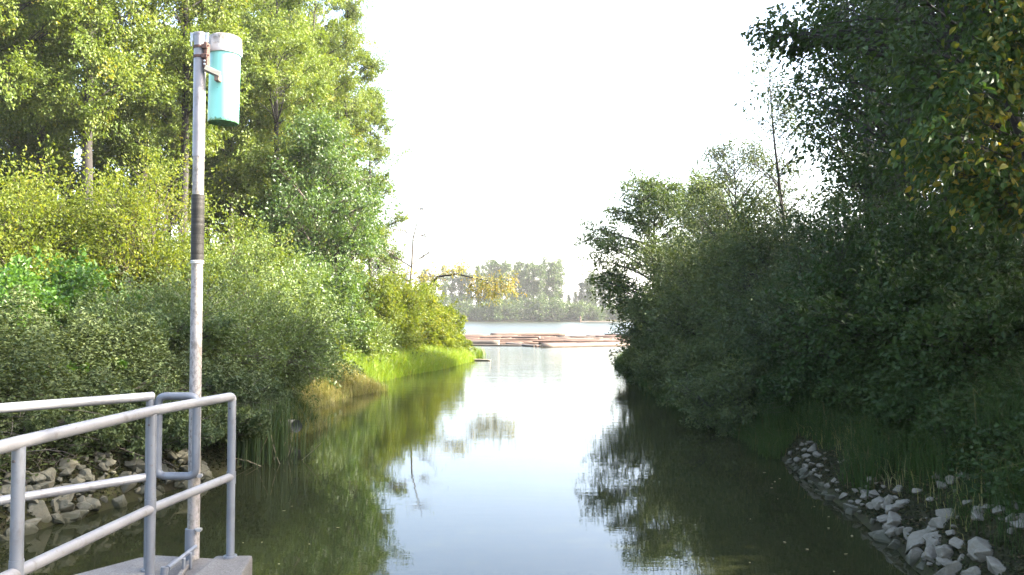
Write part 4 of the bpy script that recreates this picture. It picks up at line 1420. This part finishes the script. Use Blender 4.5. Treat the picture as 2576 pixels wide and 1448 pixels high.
# ------------------------------------------------------------------ floating leaves
fl = bpy.data.meshes.new('floating_leaf')
bm = bmesh.new()
pts = [(-.05, 0, .004), (-.02, .024, .007), (.02, .02, .006), (.055, 0, .012), (.02, -.02, .006), (-.02, -.024, .007)]
vs = [bm.verts.new(v) for v in pts]
bm.faces.new((vs[0], vs[3], vs[2], vs[1]))
bm.faces.new((vs[0], vs[5], vs[4], vs[3]))
bm.to_mesh(fl)
bm.free()
fl.materials.append(M['floatleaf'])
rr = np.random.default_rng(33)
for t in range(46):
    if t < 36:
        xd, yd = rr.uniform(1880, 2260), rr.uniform(1060, 1440)
        if xd > 1700 + (yd - 1010) * 1.35:
            continue
    else:
        xd, yd = rr.uniform(330, 900), rr.uniform(1250, 1430)
    g = PZ(xd, yd, 0)
    o = bpy.data.objects.new('floating_leaf', fl)
    o.location = (g[0], g[1], .004)
    o.rotation_euler = (0, 0, rr.uniform(0, 6))
    s = rr.uniform(.25, .75)
    o.scale = (s, s, s)
    link(o)
    tag(o, 'tiny pale leaf floating on the dark water', 'leaf', 'leaves floating on the water')

# ------------------------------------------------------------------ far bank
FG = 'hazy trees on the far bank'
fm = [tree_data(500 + t, H, R, z0, M['fartree'], M['darkbark'], n=72, nsub=8, nleaf=10, L=.6, W=.42, r0=.42, prof=PROF_FAR, crad=1.0, limb_r=.12, twig_r=.04, edge=.6, wig=.35)
      for t, (H, R, z0) in enumerate([(25, 3.0, 5), (26, 2.6, 4), (23, 2.7, 5), (24, 3.2, 4)])]
cf = tree_data(510, 17, 2.8, 1.5, M['conifer'], M['darkbark'], n=90, nsub=8, nleaf=12, L=.5, W=.2, r0=.3, prof=PROF_CONE, crad=.9, flat=.4, rise=-.1, limb_r=.06, twig_r=.03)
fs = [shrub_data(520 + t, 4.5, 3.5, 5.5 + t, M['fartree'], M['darkbark'], n=50, nsub=8, nleaf=12, L=.6, W=.42, crad=1.2, twig_r=.03) for t in range(3)]
ft = [  # xd, top yd, mesh
    (985, 680, 2), (1020, 690, 0), (1068, 680, 1), (1092, 700, 3), (1118, 672, 0), (1138, 680, 1), (1160, 672, 2), (1180, 690, 3), (1203, 672, 1), (1222, 660, 0), (1243, 655, 2),
    (1258, 668, 1), (1276, 660, 3), (1292, 668, 0), (1310, 660, 1), (1326, 664, 2), (1342, 662, 3), (1358, 668, 1), (1374, 652, 0), (1392, 660, 2), (1406, 655, 1),
    (1476, 702, 3), (1486, 690, 1), (1496, 684, 0), (1516, 690, 2), (1535, 676, 3), (1560, 684, 1)]
base_top = {0: 25, 1: 26, 2: 23, 3: 24}
rr = np.random.default_rng(44)
for t, (xd, top, mi) in enumerate(ft):
    D = 342 + rr.uniform(0, 16)
    x = X(xd, D)
    g = hz(x, D)
    s = (Z(top, D) - g) / base_top[mi]
    put_plant('far_tree', f'hazy broadleaf tree on the far bank, {ordn(t)} from the left in the row', 'tree', FG, (x, D, g - .2), fm[mi], rz=rr.uniform(0, 6), sc=s)
for t, (xd, top) in enumerate([(1447, 735), (1463, 712), (1430, 742)]):
    D = 346.
    x = X(xd, D)
    g = hz(x, D)
    if t == 1:
        put_plant('far_conifer', 'hazy conifer in the low gap of the far bank trees', 'tree', FG, (x, D, g - .2), cf, sc=(Z(top, D) - g) / 17)
    else:
        put_plant('far_tree', f'short hazy tree in the gap, {"right" if t == 0 else "left"} and lower beside the conifer', 'tree', FG, (x, D, g - .2), fm[1], sc=(Z(top, D) - g) / 26)
for t in range(34):
    xd = 960 + t * 20 + rr.uniform(-6, 6)
    D = 336.5 + rr.uniform(0, 5)
    x = X(xd, D)
    s = rr.uniform(.75, 1.25) * (1.1 if xd < 1420 else .9)
    put_plant('far_shrub', 'dense hazy shrub in the continuous thicket at the far waterline', 'shrub', 'thicket on the far bank', (x, D, hz(x, D) - .2), fs[t % 3], rz=rr.uniform(0, 6), sc=s, parts=('stems', 'foliage'))
# mooring dolphin and its boom stick, utility pole
D = 315.
dp = empty('mooring_pile', (X(1459, D), D, 0), 'weathered wooden mooring pile standing in the river before the far bank', 'pile')
bm = bmesh.new()
for (a_, c_) in ((-.28, 0), (.28, .1), (0, -.25)):
    pipe_bm(bm, lin((a_, c_, -2), (a_ * .7, c_ * .7, 2.35 - abs(a_)), 4), .24, 12)
bm_obj('piles', bm, M['logbark'], dp, True)
bm = bmesh.new()
pipe_bm(bm, lin((0, 0, 1.35), (0, 0, 1.55), 2), .58, 14)
bm_obj('lashing', bm, M['darkbark'], dp, True)
log(log_mesh(70, 13, .22, M['palelog']), (X(1500, D), D + 2, .12), .02, 'distant pale log floating beside the mooring pile', 0, None, 'boom_log')
D = 344.
up_ = empty('utility_pole', gxy(X(1170, D), D), 'slim pale utility pole among the far bank trees', 'pole')
pipe_ = bmesh.new()
pipe_bm(pipe_, lin((0, 0, -.3), (0, 0, 8.3), 4), .16, 10)
bm_obj('shaft', pipe_, M['armgrey'], up_, True)
bm = bmesh.new()
box(bm, (0, -.05, 7.7), (2.2, .14, .16))
bm_obj('crossarm', bm, M['armgrey'], up_)

# ------------------------------------------------------------------ air
bm = bmesh.new()
box(bm, (0, 1850, 58.5), (5600, 3900, 124))
hz_ = bm_obj('haze', bm, [])
m = bpy.data.materials.new('haze')
m.use_nodes = True
nt = m.node_tree
nt.nodes.remove(nt.nodes['Principled BSDF'])
pv = nt.nodes.new('ShaderNodeVolumePrincipled')
pv.inputs['Color'].default_value = (.96, .97, .96, 1)
pv.inputs['Density'].default_value = .00022
pv.inputs['Anisotropy'].default_value = .2
nt.links.new(pv.outputs[0], nt.nodes['Material Output'].inputs['Volume'])
hz_.data.materials.append(m)
tag(hz_, kind='stuff')

# ------------------------------------------------------------------ light
EL, AZ = math.radians(34), math.radians(87)      # sun to the right, a little ahead
w = bpy.data.worlds.new('World')
SC.world = w
w.use_nodes = True
nt = w.node_tree
bg = nt.nodes['Background']
sky = nt.nodes.new('ShaderNodeTexSky')
sky.sky_type = 'NISHITA'
sky.sun_disc = False
sky.sun_elevation = EL
sky.sun_rotation = AZ
sky.air_density = 1.0
sky.dust_density = 4.5
sky.ozone_density = 1.0
nt.links.new(sky.outputs[0], bg.inputs[0])
bg.inputs[1].default_value = .15
sl = bpy.data.lights.new('sun', 'SUN')
sl.energy = 5.0
sl.angle = math.radians(.53)
sl.color = (1, .93, .80)
so = bpy.data.objects.new('sun', sl)
sd = Vector((math.cos(EL) * math.sin(AZ), math.cos(EL) * math.cos(AZ), math.sin(EL)))
so.rotation_euler = sd.to_track_quat('Z', 'Y').to_euler()
so.location = (40, 10, 40)
link(so)

# ------------------------------------------------------------------ camera
cam = bpy.data.cameras.new('camera')
cam.sensor_width = 36
cam.lens = 36 * F / 2576
cam.clip_end = 9000
cam.clip_start = .05
co = bpy.data.objects.new('camera', cam)
co.location = EYE
co.rotation_euler = (PI / 2 + PITCH, 0, 0)
link(co)
SC.camera = co

SC.view_settings.view_transform = 'Standard'
SC.view_settings.look = 'None'
SC.view_settings.exposure = 2.95
SC.view_settings.gamma = 1
SC.render.engine = 'CYCLES'
c = SC.cycles
c.max_bounces = 7
c.diffuse_bounces = 3
c.glossy_bounces = 3
c.transmission_bounces = 3
c.volume_bounces = 0
c.caustics_reflective = False
c.caustics_refractive = False
c.sample_clamp_indirect = 6
c.use_denoising = True
SC.render.use_persistent_data = False
